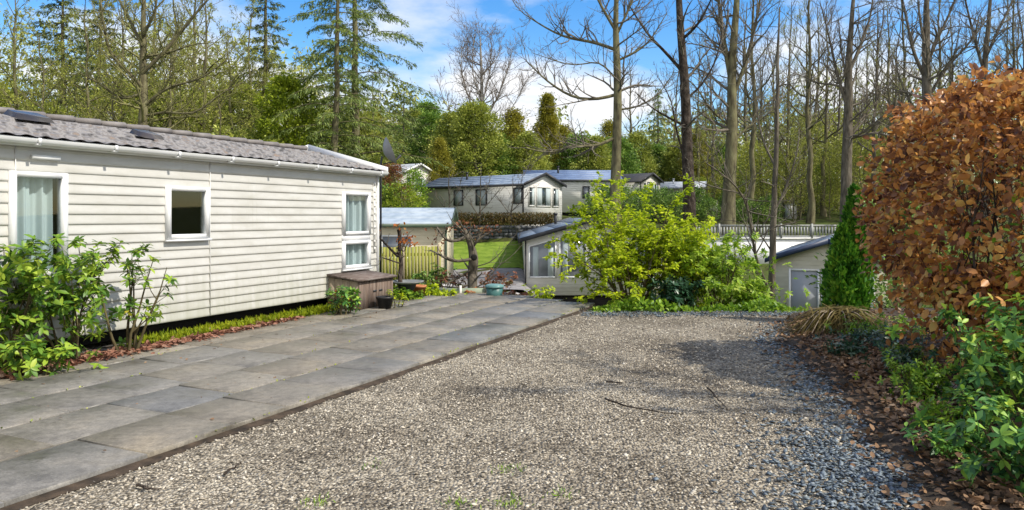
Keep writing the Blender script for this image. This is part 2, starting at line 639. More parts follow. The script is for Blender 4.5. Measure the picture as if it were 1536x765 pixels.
mxk.data_type = 'RGBA'
mxk.blend_type = 'MULTIPLY'
mxk.inputs['Factor'].default_value = 1
l.new(mxl.outputs['Result'], mxk.inputs['A'])
l.new(ramp(n, l, lich, [(.30, (.55, .54, .50)), (.42, (1, 1, 1)), (.64, (1, 1, 1)), (.72, (1.3, 1.3, 1.22))]), mxk.inputs['B'])
l.new(mxk.outputs['Result'], m2.inputs['B'])
l.new(m2.outputs['Result'], b.inputs['Base Color'])
l.new(ramp(n, l, f1, [(.35, (.34,) * 3), (.65, (.62,) * 3)]), b.inputs['Roughness'])
b.inputs['Specular IOR Level'].default_value = .45
bump(n, l, b, lich, .45, .012)
M['slab'] = m
M['mortar'] = mat_noise('mortar', [(.075, .07, .06), (.13, .12, .10)], 6, .95)


def pat(u, w):  # u along the edge back from the far corner, w to the left
    return PE - u * PD + w * PN


prng = random.Random(5)


def patio_left(u):
    # keep the patio clear of the leafy bed by the caravan
    return float(np.interp(u, [-1, .8, 2.0, 5, 12], [3.35, 3.7, 4.15, 4.15, 4.25]))


mb = MB()
COURSE = .77
for ci in range(6):
    w0, w1 = ci * COURSE, (ci + 1) * COURSE
    u = -1.9 + prng.uniform(-.5, 0) if ci else -1.0
    u_far = -.42 * (w0 + w1) / 2 - .35 + .1
    u = -.46 * (w0 + w1) / 2 - .25
    first = True
    while u < 12.5:
        ln = prng.choice((.62, .76, .76, .95))
        if first:
            ln *= prng.uniform(.5, 1)
            first = False
        a0, a1 = u + .006, u + ln - .006
        lim = patio_left(u + ln / 2)
        ww1 = min(w1, lim)
        if ww1 - w0 > .1:
            h = .055 + prng.uniform(-.005, .005)
            t1, t2 = prng.uniform(-.003, .003), prng.uniform(-.003, .003)
            jt = .012
            cs = [pat(a0, w0 + jt * (ci > 0)), pat(a1, w0 + jt * (ci > 0) + prng.uniform(-.004, .004)), pat(a1, ww1 - jt), pat(a0, ww1 - jt + prng.uniform(-.004, .004))]
            ctr = sum(cs) / 4
            V = [(*p, 0.0) for p in cs] + [(*p, h - .006 + k * .5) for p, k in zip(cs, (t1, t2, -t1, -t2))] + [(*(ctr + (p - ctr) * .985), h + k) for p, k in zip(cs, (t1, t2, -t1, -t2))]
            Fq = [(8, 11, 10, 9)]
            for k in range(4):
                k2 = (k + 1) % 4
                Fq += [(k, 4 + k, 4 + k2, k2), (4 + k, 8 + k, 8 + k2, 4 + k2)]
            mb.add(V, np.array(Fq))
        u += ln
tag(mb.build('patio', M['slab']), kind='structure')
mb = MB()
c4 = [pat(-.3, .03), pat(12.5, .03), pat(12.5, 4.1), pat(1.2, 4.0), pat(-1.5, 3.2)]
V = [(*p, .0) for p in c4] + [(*p, .043) for p in c4]
mb.add(V, [np.array([[5, 9, 8, 7, 6]]), np.array([(k, 5 + k, 5 + (k + 1) % 5, (k + 1) % 5) for k in range(5)])])
tag(mb.build('patio_bed', M['mortar']), kind='structure')
# dark soil strip along the patio's edge
mb = MB()
us = np.linspace(-.4, 12.5, 160)
rr = np.random.default_rng(3)
ro = -(.05 + .035 * np.abs(np.sin(us * 2.1)) + .03 * rr.uniform(0, 1, 160))
A = np.array([pat(a, .0) for a in us])
B = np.array([pat(a, w) for a, w in zip(us, ro)])
V = np.concatenate([np.c_[A, np.full(160, .022)], np.c_[B, np.full(160, .0095)]])
mb.grid(V, 160, 2)
M['soil'] = mat_noise('soil', [(.022, .017, .012), (.05, .036, .024), (.085, .06, .04)], 8, .95, bumps=.6, bscale=40)
tag(mb.build('soil_strip', M['soil'], smooth=True), kind='structure')

# ------------------------------------------------------------------ caravans
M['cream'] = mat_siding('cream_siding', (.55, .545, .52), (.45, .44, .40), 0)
_m = M['cream']
_n, _l = _m.node_tree.nodes, _m.node_tree.links
_b = _n['Principled BSDF']
_src = _b.inputs['Base Color'].links[0].from_socket
_sp = _n.new('ShaderNodeSeparateXYZ')
_l.new(coords(_n, _l), _sp.inputs[0])
_mr = _n.new('ShaderNodeMapRange')
_l.new(_sp.outputs['Z'], _mr.inputs['Value'])
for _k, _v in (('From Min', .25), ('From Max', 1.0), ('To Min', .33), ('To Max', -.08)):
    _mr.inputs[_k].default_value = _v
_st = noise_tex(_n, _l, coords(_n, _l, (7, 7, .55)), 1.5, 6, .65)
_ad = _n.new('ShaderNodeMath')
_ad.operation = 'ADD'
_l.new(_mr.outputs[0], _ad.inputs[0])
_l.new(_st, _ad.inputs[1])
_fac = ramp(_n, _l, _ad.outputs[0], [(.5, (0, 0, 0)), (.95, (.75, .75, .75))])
_mx = _n.new('ShaderNodeMix')
_mx.data_type = 'RGBA'
_l.new(_fac, _mx.inputs['Factor'])
_l.new(_src, _mx.inputs['A'])
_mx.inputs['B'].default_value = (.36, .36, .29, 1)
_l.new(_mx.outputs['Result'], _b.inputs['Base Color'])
M['cream_far'] = mat_siding('pale_siding', (.78, .77, .72), (.66, .64, .57))
M['white_far'] = mat_siding('white_siding', (.86, .86, .84), (.76, .75, .71))
M['beige_far'] = mat_siding('beige_siding', (.60, .56, .46), (.48, .45, .36))
M['pink_far'] = mat_siding('pinkish_siding', (.52, .47, .44), (.45, .41, .38))
M['pvc'] = mat_noise('white_pvc', [(.78, .79, .80), (.70, .71, .71)], 3, .3, spec=.5)
M['pvc_dim'] = mat_noise('weathered_white_paint', [(.70, .70, .68), (.58, .57, .53)], 4, .5)
M['dark_trim'] = mat_noise('dark_trim', [(.03, .032, .038), (.05, .05, .055)], 4, .5)
M['navy'] = mat_noise('navy_fascia', [(.025, .04, .085), (.045, .06, .11)], 4, .45)
M['glass'] = mat_glass('window_glass')
M['darkglass'] = mat_noise('dark_glass', [(.02, .03, .03), (.05, .065, .065)], 1.2, .06, spec=.7)
M['greyglass'] = mat_noise('grey_glass', [(.16, .18, .21), (.26, .28, .31)], 1.0, .12, spec=.6)
M['blindglass'] = mat_noise('blind_behind_glass', [(.31, .33, .37), (.34, .36, .40)], 3.0, .55, spec=.2)
M['curtain'] = mat_noise('curtain_cloth', [(.36, .43, .45), (.46, .52, .53)], 3, .9, (1, 1, .1))
M['blind'] = mat_noise('blind_cloth', [(.36, .38, .43), (.46, .48, .53)], 2, .9)
M['dark'] = mat_noise('dark_underside', [(.012, .012, .012), (.025, .022, .02)], 3, .95)
M['inside'] = mat_noise('room_lining', [(.010, .013, .012), (.02, .024, .021)], 2, .9)
M['tile'] = mat_noise('mauve_roof_tile', [(.06, .057, .055), (.14, .132, .128), (.26, .247, .24), (.165, .152, .145), (.22, .17, .135)], 7.5, .7, bumps=.35, bscale=40)
M['blue_roof'] = mat_noise('blue_grey_roof', [(.13, .18, .27), (.20, .26, .36), (.28, .34, .42)], 2.2, .5, bumps=.2, bscale=12, spec=.5)
M['pale_roof'] = mat_noise('pale_grey_roof', [(.30, .33, .38), (.42, .45, .50)], 2.2, .45, spec=.5)
M['slate_roof'] = mat_noise('slate_blue_roof', [(.10, .14, .20), (.17, .22, .29), (.24, .29, .36)], 3, .4, bumps=.3, bscale=18, spec=.5)

CL, CW = 12.0, 3.6
ca = np.array((-2.68, 14.5))
c0 = ca - CL * PD
ang = math.atan2(PD[1], PD[0])
A = thing('static_caravan', 'long cream static caravan with mauve tiled roof beside the patio', 'caravan', (c0[0], c0[1], 0), ang)
BASE, EAVE, RISE = .25, 2.58, .50


def s_of(px):  # distance along the caravan (local x) of a photo column
    q = (px - CX) / F
    return CL - (ca[0] - ca[1] * q) / (PD[0] - PD[1] * q)


def z_at(px, py):
    s = s_of(px)
    Yw = c0[1] + s * PD[1]
    return CAMH - (py - HZ) * Yw / F


WINS = []
for x0, x1, y0, y1, ky in ((12, 98, 258, 362, 'curtain'), (247, 311, 280, 358, 'dark'), (512, 553, 288, 402, 'split')):
    sa, sb = s_of(x0), s_of(x1)
    pm = (x0 + x1) / 2
    za, zb = z_at(pm, y1), z_at(pm, y0)
    if ky == 'curtain':
        za = 1.02
    WINS.append((sa, sb, za, zb, ky))
# siding: real ledges, with openings for the windows
BOARD = .1232
prof = []
zk = BASE
while zk < EAVE - 1e-6:
    z1 = min(zk + BOARD, EAVE)
    prof += [(zk + .0, .007), (zk + .008, .012), (zk + .022, .0135), (zk + .045, .010), (zk + .08, .005), (z1 - .018, .001), (z1 - .001, .0)]
    zk += BOARD
for sa, sb, za, zb, _ in WINS:
    for q in (za, zb):
        zs = [p[0] for p in prof]
        if min(abs(q - z) for z in zs) > 1e-4:
            prof.append((q, float(np.interp(q, zs, [p[1] for p in prof]))))
            prof.sort(key=lambda p: p[0])
ss = sorted(set([0, .85, 3.1, CL] + [w[0] for w in WINS] + [w[1] for w in WINS] + list(np.linspace(.2, CL - .2, 40))))
mb = MB()
srng = np.random.default_rng(8)
wv = srng.normal(0, .0006, (len(prof), len(ss)))
V = []
for k, (z, off) in enumerate(prof):
    for j, s_ in enumerate(ss):
        V.append((s_, -off + wv[k, j], z))
nx = len(ss)
Fq = []
for k in range(len(prof) - 1):
    zm = (prof[k][0] + prof[k + 1][0]) / 2
    for j in range(nx - 1):
        sm = (ss[j] + ss[j + 1]) / 2
        if any(w[0] < sm < w[1] and w[2] < zm < w[3] for w in WINS):
            continue
        Fq.append((k * nx + j, k * nx + j + 1, (k + 1) * nx + j + 1, (k + 1) * nx + j))
mb.add(V, np.array(Fq))
# far end, near end and back walls (plain, with gable tops)
for xx, flip in ((0.0, 1), (CL, 0)):
    q = [(xx, 0, BASE), (xx, CW, BASE), (xx, CW, EAVE), (xx, CW / 2, EAVE + RISE - .03), (xx, 0, EAVE)]
    mb.add(q, np.array([[0, 4, 3, 2, 1]] if flip else [[0, 1, 2, 3, 4]]))
mb.add([(0, CW, BASE), (CL, CW, BASE), (CL, CW, EAVE), (0, CW, EAVE)], np.array([[0, 3, 2, 1]]))
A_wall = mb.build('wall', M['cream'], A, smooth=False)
mb = MB()
mb.box(.02, CL - .02, .03, CW - .03, BASE + .02, BASE + .06)
mb.add([(0.02, 2.2, BASE), (CL - .02, 2.2, BASE), (CL - .02, 2.2, EAVE), (.02, 2.2, EAVE)], np.array([[0, 1, 2, 3]]))
mb.box(.02, CL - .02, .04, 2.2, EAVE - .05, EAVE - .02)
mb.build('room_lining', M['inside'], A)
mb = MB()
mb.box(.1, CL - .1, .25, .33, .08, BASE - .01)
mb.box(.1, CL - .1, CW - .35, CW - .3, .0, BASE - .01)
for sx in np.linspace(.8, CL - .8, 5):
    mb.box(sx - .2, sx + .2, .4, .8, .0, BASE - .02)
mb.build('chassis', M['dark'], A)
mb = MB()
mb.box(CL - .012, CL + .03, -.045, .05, BASE - .02, EAVE)
mb.build('corner_board', M['pvc'], A)
mb = MB()   # seams where the siding sheets join, and a vent strip by the end window
for sx in (s_of(22), s_of(314)):
    mb = MB()
    mb.box(sx - .005, sx + .005, -.0195, -.004, BASE + .005, EAVE - .03)
    mb.build('siding_seam', M['pvc_dim'], A)
mb = MB()
mb.box(CL - .125, CL - .065, -.024, -.004, 1.0, 2.38)
zv = 1.05
while zv < 2.35:
    mb.box(CL - .115, CL - .075, -.034, -.012, zv, zv + .05)
    zv += .14
mb.build('vent_strip', M['pvc_dim'], A)
mb = MB()
sv = s_of(66)
mb.box(sv - .16, sv + .16, -.06, -.004, 2.36, 2.41)
mb.build('wall_vent', M['pvc'], A)
# tiled roof: wavy courses with a step at every course
nu, nv = 520, 61
u = np.linspace(-.12, CL + .10, nu)
for side in (0,):
    w = np.linspace(0, 1, nv)
    Uu, Wt = np.meshgrid(u, w)
    half = CW / 2 + .16
    yy = -.16 + Wt * half
    zz_ = EAVE - .0 + RISE * (yy + .16) / half
    course = Wt * 6.0
    fr = course - np.floor(np.clip(course, 0, 5.999))
    lift = .036 * (1 - fr) + .020 * (np.sin(Uu * PI / .21) ** 2) * (1 - .5 * fr)
    zz_ = zz_ - .012 + lift
    mb = MB()
    mb.grid(np.stack([Uu, yy, zz_], -1).reshape(-1, 3), nu, nv)
half = CW / 2 + .16
q = [(-.12, CW / 2, EAVE + RISE), (CL + .1, CW / 2, EAVE + RISE), (CL + .1, CW + .16, EAVE), (-.12, CW + .16, EAVE)]
mb.add(q, np.array([[0, 1, 2, 3]]))
mb.add([(-.12, -.16, EAVE - .03), (CL + .1, -.16, EAVE - .03), (CL + .1, CW / 2, EAVE + RISE - .03), (-.12, CW / 2, EAVE + RISE - .03)], np.array([[0, 3, 2, 1]]))
roofA = mb.build('roof', M['tile'], A, smooth=False)
mb = MB()   # ridge capping in lengths
k = -.12
while k < CL:
    mb.tube([(k, CW / 2, EAVE + RISE + .035), (k + .40, CW / 2, EAVE + RISE + .05)], [.042, .048], 8, True)
    k += .42
mb.build('ridge_cap', mat_noise('ridge_tile', [(.16, .145, .14), (.25, .23, .22)], 5, .8), roofA)
mb = MB()   # barge board on the far gable
for sgn in (0, 1):
    ya, yb = (-.18, CW / 2) if sgn == 0 else (CW + .18, CW / 2)
    P = [(CL + .10, ya, EAVE - .06), (CL + .14, ya, EAVE - .06), (CL + .10, yb, EAVE + RISE - .03), (CL + .14, yb, EAVE + RISE - .03)]
    V = P + [(p[0], p[1], p[2] + .16) for p in P]
    mb.add(V, np.array([(0, 1, 3, 2), (4, 6, 7, 5), (0, 4, 5, 1), (2, 3, 7, 6), (0, 2, 6, 4), (1, 5, 7, 3)]))
mb.build('barge_board', M['pvc'], roofA)
mb = MB()   # skylight domes near the ridge and lower on the slope
M['skylight'] = mat_noise('smoked_plastic', [(.03, .028, .026), (.07, .06, .055)], 3, .25, spec=.6)
for pxc, wv_, ln in ((107, 1.40, .46), (268, .95, .32)):
    sc = s_of(pxc) + (.25 if wv_ > 1.2 else .1)
    zr = EAVE + RISE * (wv_) / (CW / 2 + .16) + .05
    dz = RISE / half
    x0, x1, y0, y1 = sc - ln / 2, sc + ln / 2, wv_ - .36, wv_ - .02
    V = [(x0, y0, zr + (y0 - wv_ + .16) * dz), (x1, y0, zr + (y0 - wv_ + .16) * dz), (x1, y1, zr + (y1 - wv_ + .16) * dz), (x0, y1, zr + (y1 - wv_ + .16) * dz)]
    T = [(a + (sc - a) * .18, bb + ((y0 + y1) / 2 - bb) * .18, c_ + .065) for a, bb, c_ in V]
    mb = MB()
    mb.add(V + T, np.array([(4, 5, 6, 7), (0, 1, 5, 4), (1, 2, 6, 5), (2, 3, 7, 6), (3, 0, 4, 7)]))
    mb.build('skylight', M['skylight'], roofA)
mb = MB()   # gutter with brackets
a = np.linspace(PI, 2 * PI, 7)
U2 = np.linspace(-.1, CL + .12, 60)
V = []
for j, t in enumerate(a):
    for s_ in U2:
        V.append((s_, -.155 + .055 * math.cos(t), EAVE + .005 + .065 * math.sin(t) + .004 * math.sin(s_ * .9)))
mb.grid(V, len(U2), len(a))
mb.box(-.1, CL + .12, -.105, -.085, EAVE - .085, EAVE + .02)
gut = mb.build('gutter', M['pvc'], A, smooth=True)
for sx in np.arange(.5, CL, .95):
    k = MB()
    k.box(sx - .018, sx + .018, -.215, -.09, EAVE - .075, EAVE - .055)
    k.box(sx - .018, sx + .018, -.222, -.208, EAVE - .06, EAVE + .01)
    k.build('bracket', M['pvc'], gut)


def window_A(sa, sb, za, zb, ky):
    fr = MB()
    t = .065

    def rect(x0, x1, z0, z1):
        fr.box(x0, x0 + t, -.055, .06, z0, z1)
        fr.box(x1 - t, x1, -.055, .06, z0, z1)
        fr.box(x0 + t, x1 - t, -.054, .06, z0, z0 + t)
        fr.box(x0 + t, x1 - t, -.054, .06, z1 - t, z1)
    rects = [(sa, sb, za, zb)]
    if ky == 'split':
        zm = za + (zb - za) * .40
        rects = [(sa, sb, zm + .055, zb), (sa, sb, za, zm - .055)]
        fr.box(sa, sb, -.035, .05, zm - .055, zm + .055)
    for r in rects:
        rect(*r)
    fr.box(sa - .02, sb + .02, -.075, -.03, za - .035, za - .005)
    wd = fr.build('window', M['pvc'], A)
    for r in rects:
        k = MB()
        k.add([(r[0] + t, -.012, r[2] + t), (r[1] - t, -.012, r[2] + t), (r[1] - t, -.012, r[3] - t), (r[0] + t, -.012, r[3] - t)], np.array([[0, 1, 2, 3]]))
        k.build('pane', M['glass'], wd)
        if ky != 'dark':
            k = MB()
            xs = np.linspace(r[0] - .03, r[1] - .03 - .09 * (ky == 'curtain'), 160)
            zs = np.linspace(r[2] - .02, r[3] + .02, 5)
            Vv = [(x, .085 + (.045 * math.sin(x * 38 + 1.2 * math.sin(x * 9)) + .015 * math.sin(x * 91)) * (1 - .25 * (z - r[2])), z) for z in zs for x in xs]
            k.grid(Vv, 160, 5)
            k.build('curtain', M['curtain'], wd, smooth=True)
    return wd


for w_ in WINS:
    window_A(*w_)


def caravan(name, label, origin, rz, L, Wd, zb, ze, rise, wall_m, roof_m, trim_m, wins, group='neighbouring caravans', over=.2, ground_z=None, hip=0.0, skirt_m=None, steps=0):
    """static caravan: local x along the length, y across; windows on the long front (y=0) or on the end (x=L)"""
    r = thing(name, label, 'caravan', (origin[0], origin[1], 0), rz, group)
    mb = MB()
    V = [(0, 0, zb), (L, 0, zb), (L, Wd, zb), (0, Wd, zb), (0, 0, ze), (L, 0, ze), (L, Wd, ze), (0, Wd, ze), (0, Wd / 2, ze + rise), (L, Wd / 2, ze + rise)]
    mb.add(V, [np.array([(0, 1, 5, 4), (2, 3, 7, 6), (0, 3, 2, 1)]), np.array([(1, 2, 6, 9, 5), (0, 4, 8, 7, 3)])])
    mb.build('wall', wall_m, r)
    mb = MB()
    dz = rise / (Wd / 2)
    t = .06
    for sgn in (0, 1):
        ya, yb = (-over, Wd / 2) if sgn == 0 else (Wd + over, Wd / 2)
        za, zb2 = ze - over * dz + .02, ze + rise + .02
        nv_ = max(2, steps + 1)
        rows = []
        for j in range(nv_):
            f = j / (nv_ - 1)
            rows.append((ya + (yb - ya) * f, za + (zb2 - za) * f))
        x0, x1 = -over, L + over
        for j in range(nv_ - 1):
            (y_a, z_a), (y_b, z_b) = rows[j], rows[j + 1]
            lip = .03 if steps else 0
            Vv = [(x0, y_a, z_a + t + lip), (x1, y_a, z_a + t + lip), (x1, y_b, z_b + t), (x0, y_b, z_b + t), (x0, y_a, z_a), (x1, y_a, z_a), (x1, y_b, z_b), (x0, y_b, z_b)]
            mb.add(Vv, np.array([(0, 1, 2, 3), (4, 7, 6, 5), (0, 4, 5, 1), (1, 5, 6, 2), (3, 7, 4, 0)]))
    rf = mb.build('roof', roof_m, r)
    mb = MB()
    x1 = L + over
    for xx in (x1, -over - .03):
        for sgn in (0, 1):
            ya, yb = (-over, Wd / 2) if sgn == 0 else (Wd + over, Wd / 2)
            za, zb2 = ze - over * dz, ze + rise
            P = [(xx + .002, ya, za - .05), (xx + .03, ya, za - .05), (xx + .002, yb, zb2 - .05), (xx + .03, yb, zb2 - .05)]
            V = P + [(p[0], p[1], p[2] + .17) for p in P]
            mb.add(V, np.array([(0, 1, 3, 2), (4, 6, 7, 5), (0, 4, 5, 1), (2, 3, 7, 6), (0, 2, 6, 4), (1, 5, 7, 3)]))
    mb.box(-over, L + over, -over - .03, -over - .003, ze - over * dz - .06, ze - over * dz + .07)
    mb.build('fascia', trim_m, rf)
    mb = MB()
    g0 = zb - .35 if ground_z is None else ground_z
    mb.box(.15, L - .15, .2, Wd - .2, g0 - .3, zb - .01)
    mb.build('skirt', skirt_m or M['dark'], r)
    for xx, yy in ((-.02, -.02), (L - .06, -.02)):
        mb = MB()
        mb.box(xx, xx + .08, yy, yy + .05, zb, ze - .03)
        mb.build('corner_trim', trim_m, r)
    mb = MB()
    mb.tube([(L * .35, Wd * .3, ze + rise * .5), (L * .35, Wd * .3, ze + rise + .25)], [.07, .07], 8, True)
    mb.tube([(L * .35, Wd * .3, ze + rise + .25), (L * .35, Wd * .3, ze + rise + .32)], [.11, .10], 8, True)
    if trim_m is not M['navy']:
        mb.build('flue', trim_m, rf)
    mb = MB()
    mb.tube([(.12, -.05, zb), (.12, -.05, ze - .1), (.12, -.16, ze - .02)], [.035, .035, .035], 6)
    mb.build('downpipe', trim_m, r)
    for wn_ in wins:
        face, a0, a1, z0, z1, fm, gm = wn_[:7]
        cur = wn_[7] if len(wn_) > 7 else None
        slope = wn_[8] if len(wn_) > 8 else 0.0     # windows whose head follows the gable
        fr, pn, cu = MB(), MB(), MB()
        t = .06

        def put(mbx, a, b_, c, d, depth0, depth1, sl=0.0):
            za, zb_ = d, d + sl
            q = [(a, depth0, c), (b_, depth0, c), (b_, depth0, zb_), (a, depth0, za), (a, depth1, c), (b_, depth1, c), (b_, depth1, zb_), (a, depth1, za)]
            if face == 'front':
                Vv = [(x, -y, z) for x, y, z in q]
            else:
                Vv = [(L + y, x, z) for x, y, z in q]
            mbx.add(Vv, np.array([(0, 3, 2, 1), (4, 5, 6, 7), (0, 1, 5, 4), (1, 2, 6, 5), (2, 3, 7, 6), (3, 0, 4, 7)]))
        wdt = a1 - a0
        put(fr, a0, a0 + t, z0, z1, .003, .05, slope * t / wdt if wdt else 0)
        put(fr, a1 - t, a1, z0, z1 + slope * (wdt - t) / wdt, .003, .05, slope * t / wdt)
        put(fr, a0 + t, a1 - t, z0, z0 + t, .003, .048)
        # head
        za, zb_ = z1 - t + slope * t / wdt, z1 - t + slope * (wdt - t) / wdt
        q = [(a0 + t, za), (a1 - t, zb_), (a1 - t, zb_ + t), (a0 + t, za + t)]
        Vv = [(x, dpt, z) for dpt in (.003, .048) for x, z in q]
        Vv = [(x, -y, z) for x, y, z in Vv] if face == 'front' else [(L + y, x, z) for x, y, z in Vv]
        fr.add(Vv, np.array([(0, 3, 2, 1), (4, 5, 6, 7), (0, 1, 5, 4), (1, 2, 6, 5), (2, 3, 7, 6), (3, 0, 4, 7)]))
        wd = fr.build('window', fm, r)
        put(pn, a0 + t, a1 - t, z0 + t, za, .003, .02, zb_ - za)
        pn.build('pane', gm, wd)
        if cur:
            for (c0_, c1_) in cur:
                put(cu, a0 + t + (wdt - 2 * t) * c0_, a0 + t + (wdt - 2 * t) * c1_, z0 + t, za - .01, .021, .027, 0)
            cu.build('curtain', M['curtain'], wd)
    return r


rot = lambda v: math.atan2(v[1], v[0])
# D: white caravan with the bay front, seen cornerwise beyond the lawn
th = math.radians(41)
dx = np.array((math.cos(th), -math.sin(th)))
cD = np.array((.65, 42.0))
LD = 8.6
oD = cD - LD * dx


def sD(px):
    q = (px - CX) / F
    return LD - (cD[0] - cD[1] * q) / (dx[0] - dx[1] * q)


dy = np.array((-dx[1], dx[0]))


def eD(px):
    q = (px - CX) / F
    return (cD[1] * q - cD[0]) / (dy[0] - dy[1] * q)


DT, DG = M['dark_trim'], M['greyglass']
wins = [('front', sD(681), sD(695), 2.38, 3.35, DT, DG, [(0.1, .9)]), ('front', sD(714), sD(731), 2.38, 3.35, DT, DG, [(.1, .9)]), ('front', sD(770.5), sD(784), 2.44, 3.38, DT, DG, [(.1, .9)]),
        ('end', eD(792), eD(802), 2.30, 3.44, M['pvc_dim'], M['darkglass'], [(.55, 1)]), ('end', eD(804), eD(826), 2.28, 3.46, M['pvc_dim'], M['darkglass'], [(0, .38), (.66, 1)]), ('end', eD(828), eD(838), 2.28, 3.44, M['pvc_dim'], M['darkglass'], [(.5, 1)])]
caravan('static_caravan', 'white caravan with dark framed side windows and gabled bay front beyond the lawn', oD, rot(dx), LD, 3.66, 1.42, 3.58, .62, M['white_far'], M['blue_roof'], DT, wins, steps=5, skirt_m=M['pvc_dim'])
# E: behind it, blue roof
caravan('static_caravan', 'white caravan with bright blue roof just behind the bay fronted one', (1.0, 50.5), 0, 6.4, 3.4, 2.0, 4.25, .68, M['white_far'], mat_noise('bright_blue_roof', [(.10, .15, .27), (.16, .23, .38)], 2, .45, spec=.5), DT,
        [('front', 3.85, 4.35, 2.95, 3.8, DT, DG), ('front', 5.05, 5.35, 2.7, 3.75, M['pvc_dim'], M['darkglass']), ('front', 5.45, 6.1, 2.7, 3.75, M['pvc_dim'], M['darkglass'])], steps=5)
# F: gable with white barge boards, up the bank
fx = np.array((.8, -.6))
oF = np.array((-8.25, 55)) - 7 * fx
caravan('static_caravan', 'small pale caravan with white gable boards on the bank above the colourful shrubs', oF, rot(fx), 7, 3.66, 2.9, 5.0, .72, M['cream_far'], M['pale_roof'], M['pvc'],
        [('front', 5.5, 6.1, 3.6, 4.6, DT, DG), ('end', .5, .95, 3.2, 4.7, DT, M['darkglass']), ('end', 1.3, 2.5, 3.5, 4.7, M['pvc'], M['darkglass'], [(.7, 1)])], steps=3)
# J: only its roof and the top of its wall stand above the green fence
caravan('static_caravan', 'cream caravan with pale blue roof close behind the green wooden fence', (-11.6, 28), 0, 9.1, 3.4, -.75, 1.42, .56, mat_siding('warm_cream_siding', (.70, .63, .47), (.58, .52, .38)), mat_noise('pale_blue_roof', [(.20, .26, .34), (.34, .40, .47)], 2.6, .5), mat_noise('green_gutter', [(.05, .08, .05), (.07, .10, .07)], 3, .5),
        [('front', 6.6, 7.8, .1, 1.0, M['pvc'], M['greyglass'])], steps=3)
# B: low lodge whose gable end shows left of the bright bush
caravan('lodge', 'low pale lodge with two slant topped windows left of the bright bush', (.53, 40), -PI / 2, 11, 5.4, -1.41, .80, .76, M['cream_far'], M['slate_roof'], M['dark_trim'],
        [('end', .12, 1.22, -.72, .55, M['pvc'], M['greyglass'], [(.12, .34), (.72, .95)], .30), ('end', 1.32, 2.42, -.72, .89, M['pvc'], M['greyglass'], [(.1, .3)], .30), ('end', 2.9, 3.95, -.72, 1.15, M['pvc'], M['greyglass'], None, -.25), ('end', 4.05, 5.2, -.72, .88, M['pvc'], M['greyglass'], None, -.30)], over=.25, steps=4)
# C: gable end with patio doors, right
cx_ = np.array((-.43, -.9028))
oC = np.array((8.53, 24.0)) - 9 * cx_
caravan('static_caravan', 'beige caravan with navy edged roof and tall patio windows behind the conifer', oC, rot(cx_), 9, 3.35, -1.8, .33, .56, M['beige_far'], M['slate_roof'], M['navy'],
        [('end', .5, 1.42, -1.72, .02, M['pvc'], M['blindglass']), ('end', 1.46, 2.36, -1.72, .02, M['pvc'], M['blindglass']), ('end', 2.4, 3.0, -1.72, .02, M['pvc'], M['blindglass'])], over=.2, steps=4)
# G, H: far group behind the bright bush
gx_ = np.array((.75, -.66))
oG = np.array((10.2, 58)) - 6 * gx_
caravan('static_caravan', 'far grey caravan with dark timber gable above the bright bush', oG, rot(gx_), 6, 3.0, 2.5, 4.55, .6, M['cream_far'], M['dark_trim'], DT,
        [('end', .3, .8, 2.9, 4.4, M['pvc_dim'], M['darkglass']), ('end', .95, 1.6, 2.9, 4.5, DT, M['darkglass'], [(.1, .35)]), ('end', 1.75, 2.6, 2.9, 4.4, DT, M['darkglass'], [(.1, .3), (.7, .9)])])
hx = np.array((.96, -.28))
oH = np.array((12.7, 64.5))
caravan('static_caravan', 'far pinkish caravan with pale metal roof behind the two dark trunks', oH, rot(hx), 4.0, 3.2, 2.4, 4.25, .5, M['pink_far'], M['pale_roof'], M['pale_roof'],
        [('end', .4, 1.0, 2.9, 4.0, M['pvc_dim'], M['darkglass']), ('end', 1.4, 2.2, 2.9, 4.0, M['pvc_dim'], M['darkglass'], [(.1, .5)])])
# I: lodge high on the slope between the conifers
caravan('lodge', 'pale green lodge high on the wooded slope behind the conifers', (-16.5, 76), -.25, 6.5, 4, 6.5, 9.3, .9, mat_siding('pale_green_siding', (.40, .43, .36), (.33, .36, .28)), M['pale_roof'], M['pvc_dim'],
        [('front', 2.0, 3.4, 7.2, 8.8, M['pvc_dim'], M['greyglass']), ('front', 4.0, 4.6, 6.9, 8.9, M['pvc_dim'], M['darkglass'])])

# ------------------------------------------------------------------ satellite dish on the far corner of the near caravan
sd = thing('satellite_dish', 'small dark satellite dish on a pole behind the near caravan', 'satellite dish', (-2.72, 15.2, 0), .6)
mb = MB()
mb.tube([(0, 0, 0), (0, 0, 2.75), (.02, -.02, 2.95)], [.022, .022, .022], 8, True)
mb.build('pole', M['dark_trim'], sd)
mb = MB()
prof_ = [(r_, .16 * r_ * r_ / .09) for r_ in np.linspace(0.001, .30, 7)]
mb.lathe(prof_, 22)
ds = mb.build('dish', mat_noise('dish_grey', [(.22, .22, .22), (.32, .32, .31)], 4, .5), sd, smooth=True)
ds.location = (.06, -.02, 3.02)
ds.rotation_euler = (math.radians(68), 0, math.radians(70))
mb = MB()
mb.tube([(.05, 0, 2.8), (.25, -.12, 2.84), (.36, -.2, 2.98)], [.012, .012, .03], 6, True)
mb.build('receiver_arm', M['dark_trim'], sd)

